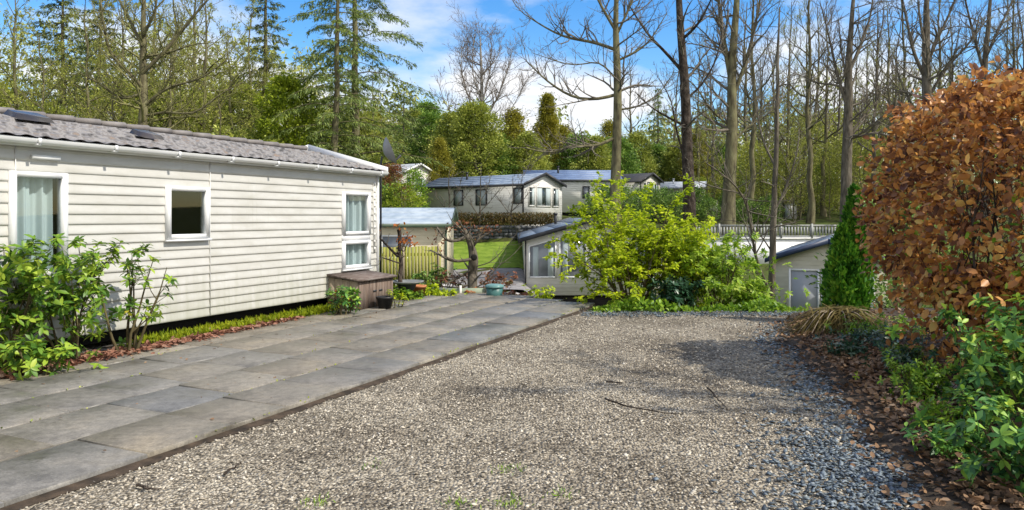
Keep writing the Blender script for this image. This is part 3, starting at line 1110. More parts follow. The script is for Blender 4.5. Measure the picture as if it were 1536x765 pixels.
# ------------------------------------------------------------------ box, pots, fence, walls
M['oldwood'] = mat_noise('weathered_wood', [(.10, .07, .055), (.17, .125, .10), (.24, .19, .16)], 3, .85, (6, 6, .6), bumps=.35, bscale=18)
M['palewood'] = mat_noise('pale_weathered_wood', [(.26, .21, .15), (.36, .30, .22)], 3, .85, (6, 6, .6), bumps=.3, bscale=18)
M['lidwood'] = mat_noise('lid_wood', [(.09, .065, .055), (.15, .115, .10), (.22, .19, .175)], 4, .8, (1, 5, 5), bumps=.4, bscale=15)
bx = thing('storage_box', 'weathered brown wooden storage box with sloping lid against the near caravan', 'storage box', (-2.70, 12.88, 0), ang)
LB, WB, HB = 1.06, .70, .56
mb = MB()
k = 0.0
brn = random.Random(4)
while k < LB - .02:
    wd_ = min(.17, LB - k)
    mb.box(k + .004, k + wd_ - .004, -.012 + brn.uniform(-.003, .003), .012, .05, HB)
    k += wd_
mb.build('front_panel', M['oldwood'], bx)
mb = MB()
k = .012
while k < WB - .02:
    wd_ = min(.17, WB - k)
    for xx in (0.004, LB - .026):
        mb.box(xx, xx + .022, k + .004, k + wd_ - .004, .05, HB + .07 * (k / WB))
    k += wd_
mb.box(.026, LB - .026, WB - .03, WB - .01, .05, HB + .07)
mb.build('side_panel', M['palewood'], bx)
mb = MB()
V = [(-.05, -.07, HB + .0), (LB + .05, -.07, HB), (LB + .05, WB, HB + .085), (-.05, WB, HB + .085)]
mb.add(V + [(p[0], p[1], p[2] + .035) for p in V], np.array([(0, 3, 2, 1), (4, 5, 6, 7), (0, 1, 5, 4), (1, 2, 6, 5), (2, 3, 7, 6), (3, 0, 4, 7)]))
for xx in (.22, .5, .78):
    mb.box(xx, xx + .05, -.05, -.045, HB + .036, HB + .041)
lid = mb.build('lid', M['lidwood'], bx)
for xx in (.42, .60):
    mb = MB()
    mb.box(xx, xx + .1, -.024, -.013, .34, .37)
    mb.build('hinge', M['dark_trim'], bx)
mb = MB()
mb.box(.05, LB - .05, .05, WB - .05, .0, .05)
mb.build('base', M['dark'], bx)

M['plastic_black'] = mat_noise('black_plastic', [(.012, .012, .013), (.03, .03, .03)], 6, .45)
M['terracotta'] = mat_noise('terracotta', [(.42, .16, .07), (.55, .24, .11)], 5, .8)
M['teal'] = mat_noise('teal_plastic', [(.04, .12, .12), (.07, .18, .17)], 4, .4)
M['stone'] = mat_noise('garden_stone', [(.16, .15, .14), (.30, .28, .26), (.42, .40, .37)], 5, .85, bumps=.5, bscale=14)


def pot(name, label, loc, r0, r1, h, m, cat='pot'):
    t = thing(name, label, cat, loc)
    mb = MB()
    mb.lathe([(.001, 0), (r0, 0), (r1 * .97, h * .86), (r1 * 1.08, h * .87), (r1 * 1.08, h), (r1 * .9, h), (r1 * .86, h * .75), (.001, h * .74)], 20)
    mb.build('body', m, t, smooth=False)
    return t


pot('plant_pot', 'black plastic pot standing at the right end of the wooden box', (-2.28, 13.15, .0), .10, .15, .27, M['plastic_black'])
pot('plant_pot', 'orange terracotta pot beyond the patio edge beside the dark urn', (-1.98, 15.6, gz(-2, 15.6)), .1, .15, .34, M['terracotta'])
ur = thing('garden_urn', 'dark wide rimmed urn on a tapered foot at the patio end', 'urn', (-2.15, 15.0, gz(-2.15, 15)))
mb = MB()
mb.lathe([(.001, 0), (.16, 0), (.15, .05), (.06, .1), (.06, .16), (.17, .30), (.2, .38)], 20)
mb.build('pedestal', M['dark_trim'], ur, smooth=True)
mb = MB()
mb.lathe([(.2, .38), (.34, .41), (.35, .44), (.30, .44), (.2, .40), (.001, .39)], 24)
mb.build('rim', mat_noise('grey_stone_rim', [(.12, .13, .13), (.22, .23, .22)], 5, .7), ur)
tb = thing('garden_bin', 'small teal lidded bin just past the patio end', 'bin', (-.37, 15.4, gz(-.37, 15.4)))
mb = MB()
mb.lathe([(.001, 0), (.15, 0), (.18, .36), (.001, .36)], 20)
mb.build('body', M['teal'], tb)
mb = MB()
mb.lathe([(.2, .35), (.2, .385), (.15, .41), (.04, .42), (.001, .42)], 20)
mb.build('lid', mat_noise('pale_teal_plastic', [(.10, .22, .22), (.16, .30, .29)], 4, .35), tb)

M['greenwood'] = mat_noise('algae_green_wood', [(.20, .21, .04), (.30, .31, .06), (.24, .19, .09)], 3, .9, (5, 5, .5), bumps=.3, bscale=12)
gf = thing('garden_fence', 'algae green vertical board fence behind the storage box', 'fence', (-3.75, 19.2, gz(-3.2, 19.6)), .18)
for k in range(2):
    mb = MB()
    x0 = k * .92
    j = 0
    while j * .088 < .88:
        hh = 1.1 + .02 * brn.uniform(-1, 1)
        mb.box(x0 + j * .088 + .006, x0 + j * .088 + .082, -.012, .012, .03, hh)
        j += 1
    mb.box(x0, x0 + .88, .013, .05, .25, .33)
    mb.box(x0, x0 + .88, .013, .05, .85, .93)
    mb.build('board_panel', M['greenwood'], gf)
for k in range(3):
    mb = MB()
    mb.box(k * .92 - .04, k * .92 + .005, -.03, .06, -.1, 1.16)
    mb.build('post', M['palewood'], gf)

# low edging with a white post, rocks by the lodge
eg = thing('border_edging', 'low green timber edging with a white post beyond the patio', 'edging', (-1.62, 15.9, gz(-1.2, 15.9)), 0)
mb = MB()
mb.box(0, 1.1, -.02, .02, .12, .30)
mb.box(.02, 1.08, -.015, .015, .02, .11)
mb.build('board', mat_noise('faded_green_paint', [(.20, .25, .18), (.30, .34, .26)], 4, .8), eg)
for xx, m_ in ((.48, M['pvc_dim']), (1.05, M['oldwood'])):
    mb = MB()
    mb.box(xx, xx + .05, -.05, -.022, -.05, .36)
    mb.build('post', m_, eg)


def rock(loc, s, seed, label, group=None, m=None):
    r_ = np.random.default_rng(seed)
    import bmesh
    bm = bmesh.new()
    bmesh.ops.create_icosphere(bm, subdivisions=2, radius=1)
    ph = r_.uniform(0, 6, 6)
    for v_ in bm.verts:
        c = v_.co
        k = 1 + .22 * math.sin(c.x * 2.3 + ph[0]) * math.cos(c.y * 2.9 + ph[1]) + .15 * math.sin(c.z * 4 + ph[2] + c.x * 3)
        v_.co = Vector((c.x * k * s[0], c.y * k * s[1], c.z * k * s[2]))
    me = bpy.data.meshes.new('rock')
    bm.to_mesh(me)
    bm.free()
    me.materials.append(m or M['stone'])
    o = bpy.data.objects.new('rock', me)
    COL.objects.link(o)
    o.location = loc
    return tag(o, label, 'rock', group)


for k, (px, s_, lb) in enumerate(((757, (.16, .12, .11), 'rounded grey rock next to the teal bin'), (772, (.20, .14, .10), 'flat pale rock between the teal bin and the lodge'), (783, (.12, .1, .13), 'small upright rock nearest the lodge wall'))):
    Y = 16.6
    x_ = (px - CX) * Y / F
    rock((x_, Y, gz(x_, Y) + .05 + (.12 if k == 1 else 0)), s_, k, lb, 'rocks edging the bed beyond the patio')
rock((3.95, 6.75, .05), (.16, .13, .14), 9, 'grey stone half hidden under the copper hedge')

# retaining wall + clipped hedge below the bay-fronted caravan
M['drystone'] = mat_noise('dark_dry_stone', [(.03, .035, .04), (.08, .085, .09), (.14, .14, .14)], 5, .9, (1, 1, 2), bumps=.8, bscale=6, bdist=.08)
mb = MB()
wr = np.random.default_rng(12)
for row in range(5):
    x = -3.6
    while x < 1.6:
        wd_ = wr.uniform(.2, .42)
        z0 = .28 + row * .19
        mb.box(x, x + wd_ - .015, 38.75 + wr.uniform(-.04, .04), 39.4, z0, z0 + .18)
        x += wd_
tag(mb.build('retaining_wall', M['drystone']), 'dark dry stone retaining wall at the top of the lawn', 'wall')

# raised deck with pale balustrade, right
dk = thing('raised_deck', 'white skirted raised deck with pale grey balustrade behind the beige caravan', 'deck', (9.6, 40, 0), .02)
mb = MB()
mb.box(0, 8.6, 0, 2.5, -1.3, .46)
mb.build('skirt', M['pvc'], dk)
mb = MB()
mb.box(-.05, 8.65, -.05, 2.5, .462, .53)
mb.build('floor', M['pvc_dim'], dk)
M['greypaint'] = mat_noise('pale_grey_paint', [(.26, .27, .27), (.36, .37, .36)], 4, .7)
mb = MB()
mb.box(-.03, 8.63, -.04, .04, 1.18, 1.26)
mb.box(-.03, 8.63, -.03, .03, .60, .66)
k = .06
while k < 8.6:
    mb.box(k, k + .085, -.02, .02, .661, 1.179)
    k += .17
mb.build('balustrade', M['greypaint'], dk)
for k in range(6):
    mb = MB()
    mb.box(k * 1.7 - .05, k * 1.7 + .05, -.065, -.042, .54, 1.32)
    mb.build('post', M['greypaint'], dk)
# small white cabinets
for px, Y, w_, h_, lb in ((1070, 56, .75, 1.0, 'white utility cabinet between the dark trunk and the balustrade'), (1189, 52, .6, 1.0, 'pale grey cabinet standing among the wood trunks')):
    x_ = (px - CX) * Y / F
    t_ = thing('utility_cabinet', lb, 'cabinet', (x_, Y, gz(x_, Y)), .2)
    mb = MB()
    mb.box(-w_ / 2, w_ / 2, 0, .5, 0, h_)
    mb.build('body', M['pvc_dim'], t_)
    mb = MB()
    mb.box(-w_ / 2 - .04, w_ / 2 + .04, -.05, .55, h_ + .002, h_ + .06)
    mb.build('lid', M['greypaint'], t_)
# ------------------------------------------------------------------ plants: generators
M['bark'] = mat_noise('grey_bark', [(.06, .052, .042), (.13, .112, .088), (.20, .175, .14)], 3, .95, (3, 3, .6), bumps=.7, bscale=10, bdist=.04, spec=.1)
M['bark_dark'] = mat_noise('dark_flaky_bark', [(.022, .018, .015), (.055, .043, .035), (.11, .09, .075)], 4, .95, (2, 2, 1.2), bumps=.9, bscale=9, bdist=.06, spec=.1)
M['bark_moss'] = mat_noise('mossy_bark', [(.065, .056, .038), (.145, .13, .075), (.21, .20, .11)], 2.2, .95, (2, 2, .6), bumps=.6, bscale=9, bdist=.04, spec=.1)
M['bark_pale'] = mat_noise('pale_birch_bark', [(.16, .14, .12), (.30, .28, .25), (.42, .40, .37)], 3, .8, (1, 1, 2), bumps=.3, bscale=9)
M['twig'] = mat_noise('twig_bark', [(.11, .095, .075), (.21, .185, .15)], 1.2, .9, spec=.1)
M['twig_moss'] = mat_noise('mossy_twig_bark', [(.13, .125, .06), (.24, .23, .10)], 1.2, .9, spec=.1)
M['twig_pale'] = mat_noise('pale_twig_bark', [(.17, .14, .12), (.26, .22, .19)], 1.2, .9, spec=.1)
M['stem'] = mat_noise('shrub_stem', [(.07, .055, .03), (.14, .12, .06)], 6, .85, spec=.1)


def limb(rng, p, d, L, r, lev, maxlev, out, up=.5, wander=.16, dens=(2.2, 2.6, 3.2), ang=(.5, 1.0), rmin=.006, tips=None):
    n = int(min(9, max(3, 3 + L * 1.3)))
    P, Dv = [np.array(p, float)], []
    d = norm(np.array(d, float))
    for i in range(n):
        d = norm(d + rng.normal(0, wander, 3) + np.array((0, 0, up / n)))
        P.append(P[-1] + d * L / n)
        Dv.append(d)
    P = np.array(P)
    t = np.linspace(0, 1, n + 1)
    R = np.maximum(r * (1 - .8 * t), rmin * .6)
    out.append((P, R, 6 if lev == 0 else (4 if lev == 1 else 3), lev))
    if lev >= maxlev or L < .1:
        if tips is not None:
            tips.append((P, Dv[-1]))
        return
    k = max(2, int(L * dens[min(lev, len(dens) - 1)] * rng.uniform(.8, 1.25)))
    k = min(k, 14)
    az = rng.uniform(0, 2 * PI)
    for i in range(k):
        tt = .22 + .76 * (i + rng.uniform(0, .9)) / k
        x = tt * n
        j = min(int(x), n - 1)
        q = P[j] + (P[j + 1] - P[j]) * (x - j)
        dd = Dv[j]
        az += 2.4 + rng.uniform(-.5, .5)
        ref = np.array((0, 0, 1.0)) if abs(dd[2]) < .85 else np.array((1.0, 0, 0))
        a = norm(np.cross(dd, ref))
        b_ = np.cross(dd, a)
        th_ = rng.uniform(*ang)
        nd = dd * math.cos(th_) + (a * math.cos(az) + b_ * math.sin(az)) * math.sin(th_)
        ll = L * rng.uniform(.32, .62) * (1 - .45 * tt)
        limb(rng, q, nd, ll, max(R[j] * .62, rmin), lev + 1, maxlev, out, up, wander * 1.1, dens, ang, rmin, tips)
    if tips is not None:
        tips.append((P, Dv[-1]))


def taper(P, r0, r1):
    return r0 + (r1 - r0) * np.linspace(0, 1, len(P)) ** .8


def bare_tree(name, seed, H, r0, label, cat='tree', first=.35, nl=16, spread=.36, up=.7, barkm='bark', twigm='twig', maxlev=2, lean=(0, 0), group=None, fork=0, rmin=.011, buds=None, budn=0, buds_size=.12, tang=(.45, .95)):
    rng = np.random.default_rng(seed)
    root = thing(name, label, cat, group=group)
    mt, mc = MB(), MB()
    n = 12
    t = np.linspace(0, 1, n)
    wob = np.cumsum(rng.normal(0, H * .006, (n, 2)), 0)
    P = np.stack([lean[0] * t * H + wob[:, 0], lean[1] * t * H + wob[:, 1], t * H - .25], -1)
    R = r0 * (1 - .86 * t) * (1 + .5 * np.exp(-t * 22))
    mt.tube(P, R, 9)
    out, tips = [], []
    az = rng.uniform(0, 6)
    for i in range(nl):
        tt = first + (.98 - first) * (i + rng.uniform(0, .8)) / nl
        x = tt * (n - 1)
        j = min(int(x), n - 2)
        q = P[j] + (P[j + 1] - P[j]) * (x - j)
        az += 2.39 + rng.uniform(-.4, .4)
        el = rng.uniform(.25, .85) + .3 * (tt - .5)
        d = (math.cos(az) * math.cos(el), math.sin(az) * math.cos(el), math.sin(el))
        L = H * spread * rng.uniform(.55, 1.1) * (1.05 - .62 * tt)
        limb(rng, q, d, L, max(R[j] * .5, .02), 0, maxlev, out, up, .15, (1.9, 2.8, 3.0), tang, rmin, tips)
    for P_, R_, ns, lev in out:
        (mt if lev == 0 else mc).tube(P_, R_, ns)
    mt.build('trunk', M[barkm], root, smooth=True)
    if buds:
        ml = MB()
        sel = [tips[i] for i in rng.integers(0, len(tips), budn)]
        PP = np.array([p[rng.integers(1, len(p))] + rng.normal(0, .06, 3) for p, d in sel])
        leaves(ml, PP, rand_dir(rng, budn) + (0, 0, .2), buds_size, rng)
        cr_ = mc.build('crown', M[twigm], root)
        ml.build('young_leaves', M[buds], cr_)
    else:
        mc.build('crown', M[twigm], root)
    return root


def spline(pts, n=14):
    pts = np.asarray(pts, float)
    t = np.concatenate([[0], np.cumsum(np.linalg.norm(np.diff(pts, axis=0), axis=1))])
    tt = np.linspace(0, t[-1], n)
    Q = np.stack([np.interp(tt, t, pts[:, k]) for k in range(pts.shape[1])], -1)
    for _ in range(2):
        Q[1:-1] = (Q[:-2] + 2 * Q[1:-1] + Q[2:]) / 4
    return Q


def traced_tree(name, label, Y, trunk, limbs, seed, barkm, twigm, maxlev=3, dens=(2.0, 2.6, 3), up=.35, extra=6, lens=2.6, rmin=.010, group=None, tips=None, depth=.5, cat='tree', wander=.17):
    """tree whose trunk and main limbs follow given outlines, rounded out in depth"""
    rng = np.random.default_rng(seed)
    b0 = at(trunk[0][0], trunk[0][1], Y)
    g0 = gz(b0[0], Y)
    loc = np.array((b0[0], Y, g0))
    root = thing(name, label, cat, tuple(loc), group=group)
    mt, mc = MB(), MB()
    pts = [np.append(at(px, py, Y), r) for px, py, r in trunk]
    if pts[0][2] > g0 - .1:
        pts.insert(0, np.array((pts[0][0], Y, g0 - .15, pts[0][3] * 1.25)))
    Q = spline(pts, 18)
    Q[:, 1] += np.cumsum(rng.normal(0, .04, 18))
    mt.tube(Q[:, :3] - loc, Q[:, 3], 10)
    out = []
    for lp, r in limbs:
        sgn = rng.uniform(-depth, depth)
        L3 = []
        for k, (px, py) in enumerate(lp):
            yy = Y + sgn * k * .9 + (rng.uniform(-.2, .2) if k else 0)
            L3.append(at(px, py, yy))
        q = spline(L3, 12)
        q[0] = at(lp[0][0], lp[0][1], Y)
        R = np.linspace(r, max(r * .3, rmin), 12)
        mt.tube(q - loc, R, 6)
        tot = np.linalg.norm(np.diff(q, axis=0), axis=1).sum()
        k = int(tot * dens[0] * 2.0) + 3
        for i in range(k):
            j = int(rng.integers(2, 12))
            dd = norm(q[j] - q[j - 1])
            nd = norm(dd * .7 + rng.normal(0, .55, 3) + np.array((0, 0, .2)))
            limb(rng, q[j] - loc, nd, tot * rng.uniform(.2, .42) * (1.1 - .4 * j / 12), R[j] * .55, 1, maxlev, out, up, wander, dens, (.4, .9), rmin, tips)
    for i in range(int(extra * 1.5)):
        j = int(rng.integers(6, 18))
        az = rng.uniform(0, 2 * PI)
        el = rng.uniform(.1, .8)
        limb(rng, Q[j, :3] - loc, (math.cos(az) * math.cos(el), math.sin(az) * math.cos(el), math.sin(el)), lens * rng.uniform(.5, 1.1), Q[j, 3] * .35, 1, maxlev, out, up, wander, dens, (.4, .95), rmin, tips)
    for P_, R_, ns, lev in out:
        mc.tube(P_, R_, ns)
    mt.build('trunk', M[barkm], root, smooth=True)
    mc.build('crown', M[twigm], root)
    return root


def conifer(name, seed, H, r0, label, base=.25, width=3.2, droop=.5, nb=60, leafm='needle', barkm='bark_moss', shape=.75, sp=60, ssize=.32, group=None, top=1.0, up0=.15, hang=.75):
    rng = np.random.default_rng(seed)
    root = thing(name, label, 'tree', group=group)
    mt, ml = MB(), MB()
    n = 12
    t = np.linspace(0, 1, n)
    wob = np.cumsum(rng.normal(0, H * .003, (n, 2)), 0)
    P = np.stack([wob[:, 0], wob[:, 1], t * H - .3], -1)
    mt.tube(P, r0 * (1 - .9 * t) + .015, 9)
    az = 0
    for i in range(nb):
        tt = base + (top - base) * (i + rng.uniform(0, .9)) / nb
        tt = min(tt, .985)
        x = tt * (n - 1)
        j = min(int(x), n - 2)
        q = P[j] + (P[j + 1] - P[j]) * (x - j)
        az += 2.4 + rng.uniform(-.5, .5)
        L = width * (1 - (tt - base) / (1.03 - base)) ** shape * rng.uniform(.55, 1.12)
        k = 7
        s_ = np.linspace(0, 1, k)
        az2 = az + np.cumsum(rng.normal(0, .07, k))
        rad = L * s_
        zz_ = q[2] + L * (up0 * s_ - droop * s_ ** 2) + np.cumsum(rng.normal(0, .02 * L, k))
        B = np.stack([q[0] + np.cos(az2) * rad, q[1] + np.sin(az2) * rad, zz_], -1)
        mt.tube(B, np.linspace(max(.025, r0 * .16 * L / width), .008, k), 4)
        m_ = int(sp * (L / width) + 6)
        f = rng.uniform(.12, 1, m_) ** .8
        xx = f * (k - 1)
        jj = np.minimum(xx.astype(int), k - 2)
        Q = B[jj] + (B[jj + 1] - B[jj]) * (xx - jj)[:, None]
        tang = norm(B[jj + 1] - B[jj])
        side = np.cross(tang, (0, 0, 1.0))
        lat = rng.uniform(-1, 1, m_)[:, None]
        Q = Q + side * lat * L * .2 * (1 - f[:, None] * .55)
        Q[:, 2] -= np.abs(lat[:, 0]) * L * .05
        D = tang * .5 + side * np.sign(lat) * .6 + np.array((0, 0, -1)) * rng.uniform(.1, hang, (m_, 1)) + rng.normal(0, .25, (m_, 3))
        leaves(ml, Q, D, ssize, rng, LEAF_SMALL if ssize < .2 else LEAF_THIN, jitter=.6)
        leaves(ml, Q + rng.normal(0, .08, Q.shape), D + rng.normal(0, .4, Q.shape), ssize * .8, rng, LEAF_THIN, jitter=.8)
    mt.build('trunk', M[barkm], root, smooth=True)
    ml.build('crown', M[leafm], root)
    return root


def crown_tree(name, seed, H, label, profile, leafm, nclump=260, per=26, lsize=.2, cr_=.42, base=.08, r0=.14, cat='tree', group=None, barkm='bark_moss', tpl=LEAF_SMALL, inner=.55, outw=.6, trunk_name='trunk', lean=.0):
    """leafy or evergreen tree/shrub: clumps of small leaves spread through a lumpy crown"""
    rng = np.random.default_rng(seed)
    root = thing(name, label, cat, group=group)
    mt, ml = MB(), MB()
    n = 8
    t = np.linspace(0, 1, n)
    wob = np.cumsum(rng.normal(0, H * .008, (n, 2)), 0)
    mt.tube(np.stack([wob[:, 0], wob[:, 1], t * H * .93 - .1], -1), r0 * (1 - .85 * t) + .008, 7)
    ph = rng.uniform(0, 6, 8)
    tz = base + (1 - base) * rng.uniform(0, 1, nclump) ** .85
    az = rng.uniform(0, 2 * PI, nclump)
    tk, rk = zip(*profile)
    lump = 1 + .26 * np.sin(az * 3 + tz * 7 + ph[0]) + .18 * np.sin(az * 5 - tz * 13 + ph[1]) + .10 * np.sin(az * 9 + tz * 21 + ph[2])
    R = np.interp(tz, tk, rk) * lump
    rr = R * np.sqrt(rng.uniform(inner ** 2, 1, nclump))
    C = np.stack([rr * np.cos(az), rr * np.sin(az), tz * H], -1)
    for i in range(0, nclump, max(1, nclump // 45)):
        z0 = max(.02, (C[i, 2] - .3 * rr[i] - .1))
        j = min(z0 / (H * .93) * (n - 1), n - 1.01)
        q = np.array((np.interp(j, range(n), wob[:, 0]), np.interp(j, range(n), wob[:, 1]), z0))
        mt.tube(np.array([q, (q + C[i]) / 2 + (0, 0, .08 * rr[i]), C[i]]), [r0 * .3, r0 * .2, .006], 4)
    sz = cr_ * rng.uniform(.6, 1.3, nclump)
    off = rng.normal(0, .5, (nclump, per, 3)) * sz[:, None, None] * np.array((1, 1, .62))
    P = (C[:, None, :] + off).reshape(-1, 3)
    outd = norm(np.stack([np.cos(az), np.sin(az), np.full(nclump, .35)], -1))
    D = (np.repeat(outd[:, None, :], per, 1) * outw + norm(off) * .5).reshape(-1, 3) + rng.normal(0, .35, P.shape)
    leaves(ml, P, D, lsize, rng, tpl, jitter=.6)
    mt.build(trunk_name, M[barkm], root, smooth=True)
    ml.build('crown', M[leafm], root)
    return root


def put(o, px, Y, rz=0.0, scale=1.0, dz=0.0):
    x = (px - CX) * Y / F
    o.location = (x, Y, gz(x, Y) + dz)
    o.rotation_euler = (0, 0, rz)
    o.scale = (scale,) * 3 if isinstance(scale, (int, float)) else scale
    return o


def dput(o, px, Y, rz, scale, label=None, group=None):
    x = (px - CX) * Y / F
    return dup(o, (x, Y, gz(x, Y)), rz, scale, label, group)


M['needle'] = mat_leaf('green_needles', [(.020, .028, .008), (.042, .060, .013), (.072, .095, .020), (.11, .13, .03)], .2, clump=.5, gain=2.9)
M['needle_dark'] = mat_leaf('dark_needles', [(.014, .021, .008), (.030, .042, .012), (.055, .07, .018), (.09, .10, .026)], .2, clump=.4, gain=2.9)
M['olive'] = mat_leaf('olive_foliage', [(.035, .045, .012), (.08, .098, .018), (.14, .155, .028), (.21, .215, .05)], .3, clump=.5, gain=3.1)
M['olive_bright'] = mat_leaf('spring_green_foliage', [(.05, .07, .008), (.11, .15, .012), (.20, .25, .02), (.30, .33, .03)], .35, clump=.6, gain=1.7)
M['mossbud'] = mat_leaf('olive_buds', [(.06, .07, .012), (.135, .145, .025), (.21, .215, .035)], .35, clump=.5, gain=2.6)
M['gold'] = mat_leaf('gold_foliage', [(.06, .06, .012), (.13, .125, .018), (.20, .18, .025)], .25, clump=.8, gain=2.7)
M['midgreen'] = mat_leaf('mid_green_foliage', [(.02, .04, .008), (.045, .085, .014), (.09, .14, .025), (.15, .2, .04)], .25, clump=.6, gain=2.7)

# ------------------------------------------------------------------ the named trees
traced_tree('bare_tree', 'tall bare tree with long level limbs reaching left over the far caravans', 38,
            [(922, 330, .30), (924, 250, .25), (927, 160, .22), (926, 90, .19), (922, 40, .15), (925, -20, .10), (930, -90, .06), (932, -170, .03)],
            [([(924, 75), (890, 62), (850, 58), (815, 40), (785, 20)], .10), ([(924, 142), (895, 150), (860, 148), (820, 122), (790, 92)], .10), ([(926, 205), (890, 222), (855, 215), (830, 232), (790, 222)], .10),
             ([(923, 45), (905, 15), (885, -25), (870, -60)], .09), ([(928, 90), (955, 78), (975, 62), (1000, 20)], .07), ([(927, 165), (960, 160), (990, 140), (1010, 110)], .06), ([(926, 50), (945, 10), (965, -40), (980, -80)], .08), ([(925, 120), (900, 90), (860, 100), (800, 80)], .05)],
            21, 'bark_moss', 'twig', extra=10, lens=4)
traced_tree('bare_tree', 'straight bare tree with dark flaky trunk between the bush and the balustrade', 27,
            [(1035, 420, .26), (1033, 330, .235), (1030, 230, .20), (1026, 120, .165), (1020, 40, .13), (1018, -40, .1), (1016, -130, .05)],
            [([(1026, 110), (1000, 80), (970, 50), (945, 10)], .07), ([(1022, 60), (1045, 40), (1062, 10), (1075, -20)], .06), ([(1029, 190), (1000, 175), (975, 160), (955, 140)], .05), ([(1031, 250), (1015, 200), (1008, 150), (990, 120)], .05), ([(1027, 150), (1052, 130), (1075, 90), (1085, 40)], .05)],
            22, 'bark_dark', 'twig', extra=8, lens=2.4, rmin=.008)
traced_tree('bare_tree', 'thick bare tree with forked top right of the dark flaky trunk', 43,
            [(1092, 340, .42), (1094, 270, .36), (1098, 180, .30), (1097, 110, .25), (1102, 40, .2), (1108, -30, .14), (1115, -120, .06)],
            [([(1097, 120), (1085, 60), (1078, 0), (1070, -60)], .17), ([(1098, 150), (1120, 90), (1135, 30), (1145, -30)], .13), ([(1096, 190), (1065, 165), (1045, 130), (1020, 110)], .08), ([(1095, 220), (1120, 190), (1150, 175), (1180, 140)], .08)],
            23, 'bark_moss', 'twig', extra=14, lens=4)
traced_tree('bare_tree', 'slender grey sapling with curved side stems left of the beige caravan', 18.5,
            [(1156, 500, .095), (1158, 420, .085), (1160, 330, .075), (1163, 240, .06), (1166, 150, .05), (1168, 80, .035), (1170, 10, .015)],
            [([(1157, 440), (1135, 400), (1126, 340), (1122, 300), (1098, 270), (1060, 245)], .045), ([(1124, 320), (1118, 290), (1085, 285), (1040, 270)], .025), ([(1161, 320), (1180, 280), (1196, 230), (1200, 190)], .03), ([(1163, 250), (1145, 215), (1135, 170), (1140, 130)], .03), ([(1159, 380), (1140, 350), (1105, 330), (1075, 330)], .02)],
            24, 'bark', 'twig', extra=10, lens=1.3, rmin=.006)
traced_tree('bare_tree', 'big mossy many limbed bare tree above the middle of the near caravan roof', 36,
            [(216, 240, .24), (214, 150, .2), (212, 100, .18), (214, 50, .13), (212, 0, .1), (215, -60, .06)],
            [([(213, 130), (190, 105), (165, 85), (155, 40), (150, -10)], .11), ([(213, 110), (240, 85), (262, 60), (300, 12), (330, -20)], .11), ([(215, 160), (250, 130), (300, 120), (340, 90)], .08), ([(214, 70), (200, 40), (180, 5), (170, -40)], .09), ([(214, 55), (232, 20), (240, -30)], .09),
             ([(216, 140), (180, 150), (150, 125), (120, 110)], .08), ([(214, 85), (250, 80), (290, 66), (320, 64)], .06), ([(216, 175), (250, 165), (290, 175), (330, 140), (370, 120)], .07)],
            25, 'bark_moss', 'twig_moss', extra=16, lens=3.2)
traced_tree('birch_tree', 'pale feathery bare birch rising behind the clipped evergreens', 64,
            [(722, 300, .26), (722, 200, .22), (723, 150, .17), (722, 100, .12), (720, 55, .05)],
            [([(722, 190), (700, 140), (690, 100), (694, 62)], .09), ([(723, 190), (745, 150), (760, 110), (768, 75)], .09), ([(722, 160), (735, 110), (738, 70), (735, 52)], .08), ([(721, 150), (708, 110), (710, 70), (712, 50)], .08), ([(722, 210), (690, 180), (668, 160), (660, 130)], .07), ([(723, 210), (755, 185), (775, 150), (790, 120)], .07), ([(721, 120), (700, 90), (702, 60)], .06), ([(722, 115), (748, 85), (752, 60)], .06)],
            26, 'bark_pale', 'twig_pale', extra=22, lens=3.5, rmin=.014, dens=(2.2, 2.6, 3))

# conifers and evergreens
c1_ = conifer('conifer_tree', 31, 17.5, .23, 'tall drooping conifer with dark trunk just beyond the caravan roof end', base=.12, width=4.3, droop=.38, nb=84, sp=170, ssize=.27)
put(c1_, 499, 40, .3)
put(conifer('conifer_tree', 32, 21, .30, 'taller conifer with straight mossy trunk and sweeping right hand boughs', base=.15, width=5.8, droop=.32, nb=84, sp=210, ssize=.29, shape=.55), 532, 45, 1.0)
put(conifer('spruce_tree', 33, 19.5, .26, 'dark dense spruce behind the middle of the near caravan', base=.12, width=3.2, droop=.25, nb=90, sp=120, ssize=.32, leafm='needle_dark'), 398, 54, 2.0)
put(conifer('spruce_tree', 38, 15, .24, 'dark broad conifer at the left end of the wood behind the caravan', base=.10, width=4.6, droop=.15, nb=90, sp=150, ssize=.32, leafm='needle_dark'), 95, 47, 1.0)
put(conifer('spruce_tree', 39, 17, .24, 'second dark conifer left of the big mossy bare tree', base=.10, width=3.8, droop=.15, nb=90, sp=140, ssize=.32, leafm='needle_dark'), 150, 55, 1.0)
put(conifer('pine_tree', 34, 8.6, .13, 'small flat topped pine against the clouds left of the far caravans', base=.42, width=2.3, droop=-.05, nb=26, sp=44, ssize=.30, leafm='needle_dark', shape=.35, up0=.12, hang=.2, barkm='bark'), 604, 66, 0)
put(conifer('spruce_tree', 35, 12.5, .2, 'pointed blue green spruce showing behind the tall bare tree', base=.08, width=2.6, droop=.3, nb=66, sp=50, ssize=.36), 986, 78, 0)
put(conifer('spruce_tree', 36, 12.0, .2, 'bushy spruce between the flaky trunk and the forked tree', base=.08, width=3.0, droop=.3, nb=66, sp=50, ssize=.36, leafm='needle_dark'), 1058, 78, 0)
put(crown_tree('cypress_tree', 41, 9.6, 'tall narrow gold green cypress pointing up behind the far white caravans', [(0, 1.7), (.35, 1.75), (.7, .85), (1, .08)], 'gold', 420, 46, .20, .40, base=.03, inner=.6, outw=.9), 821, 67)
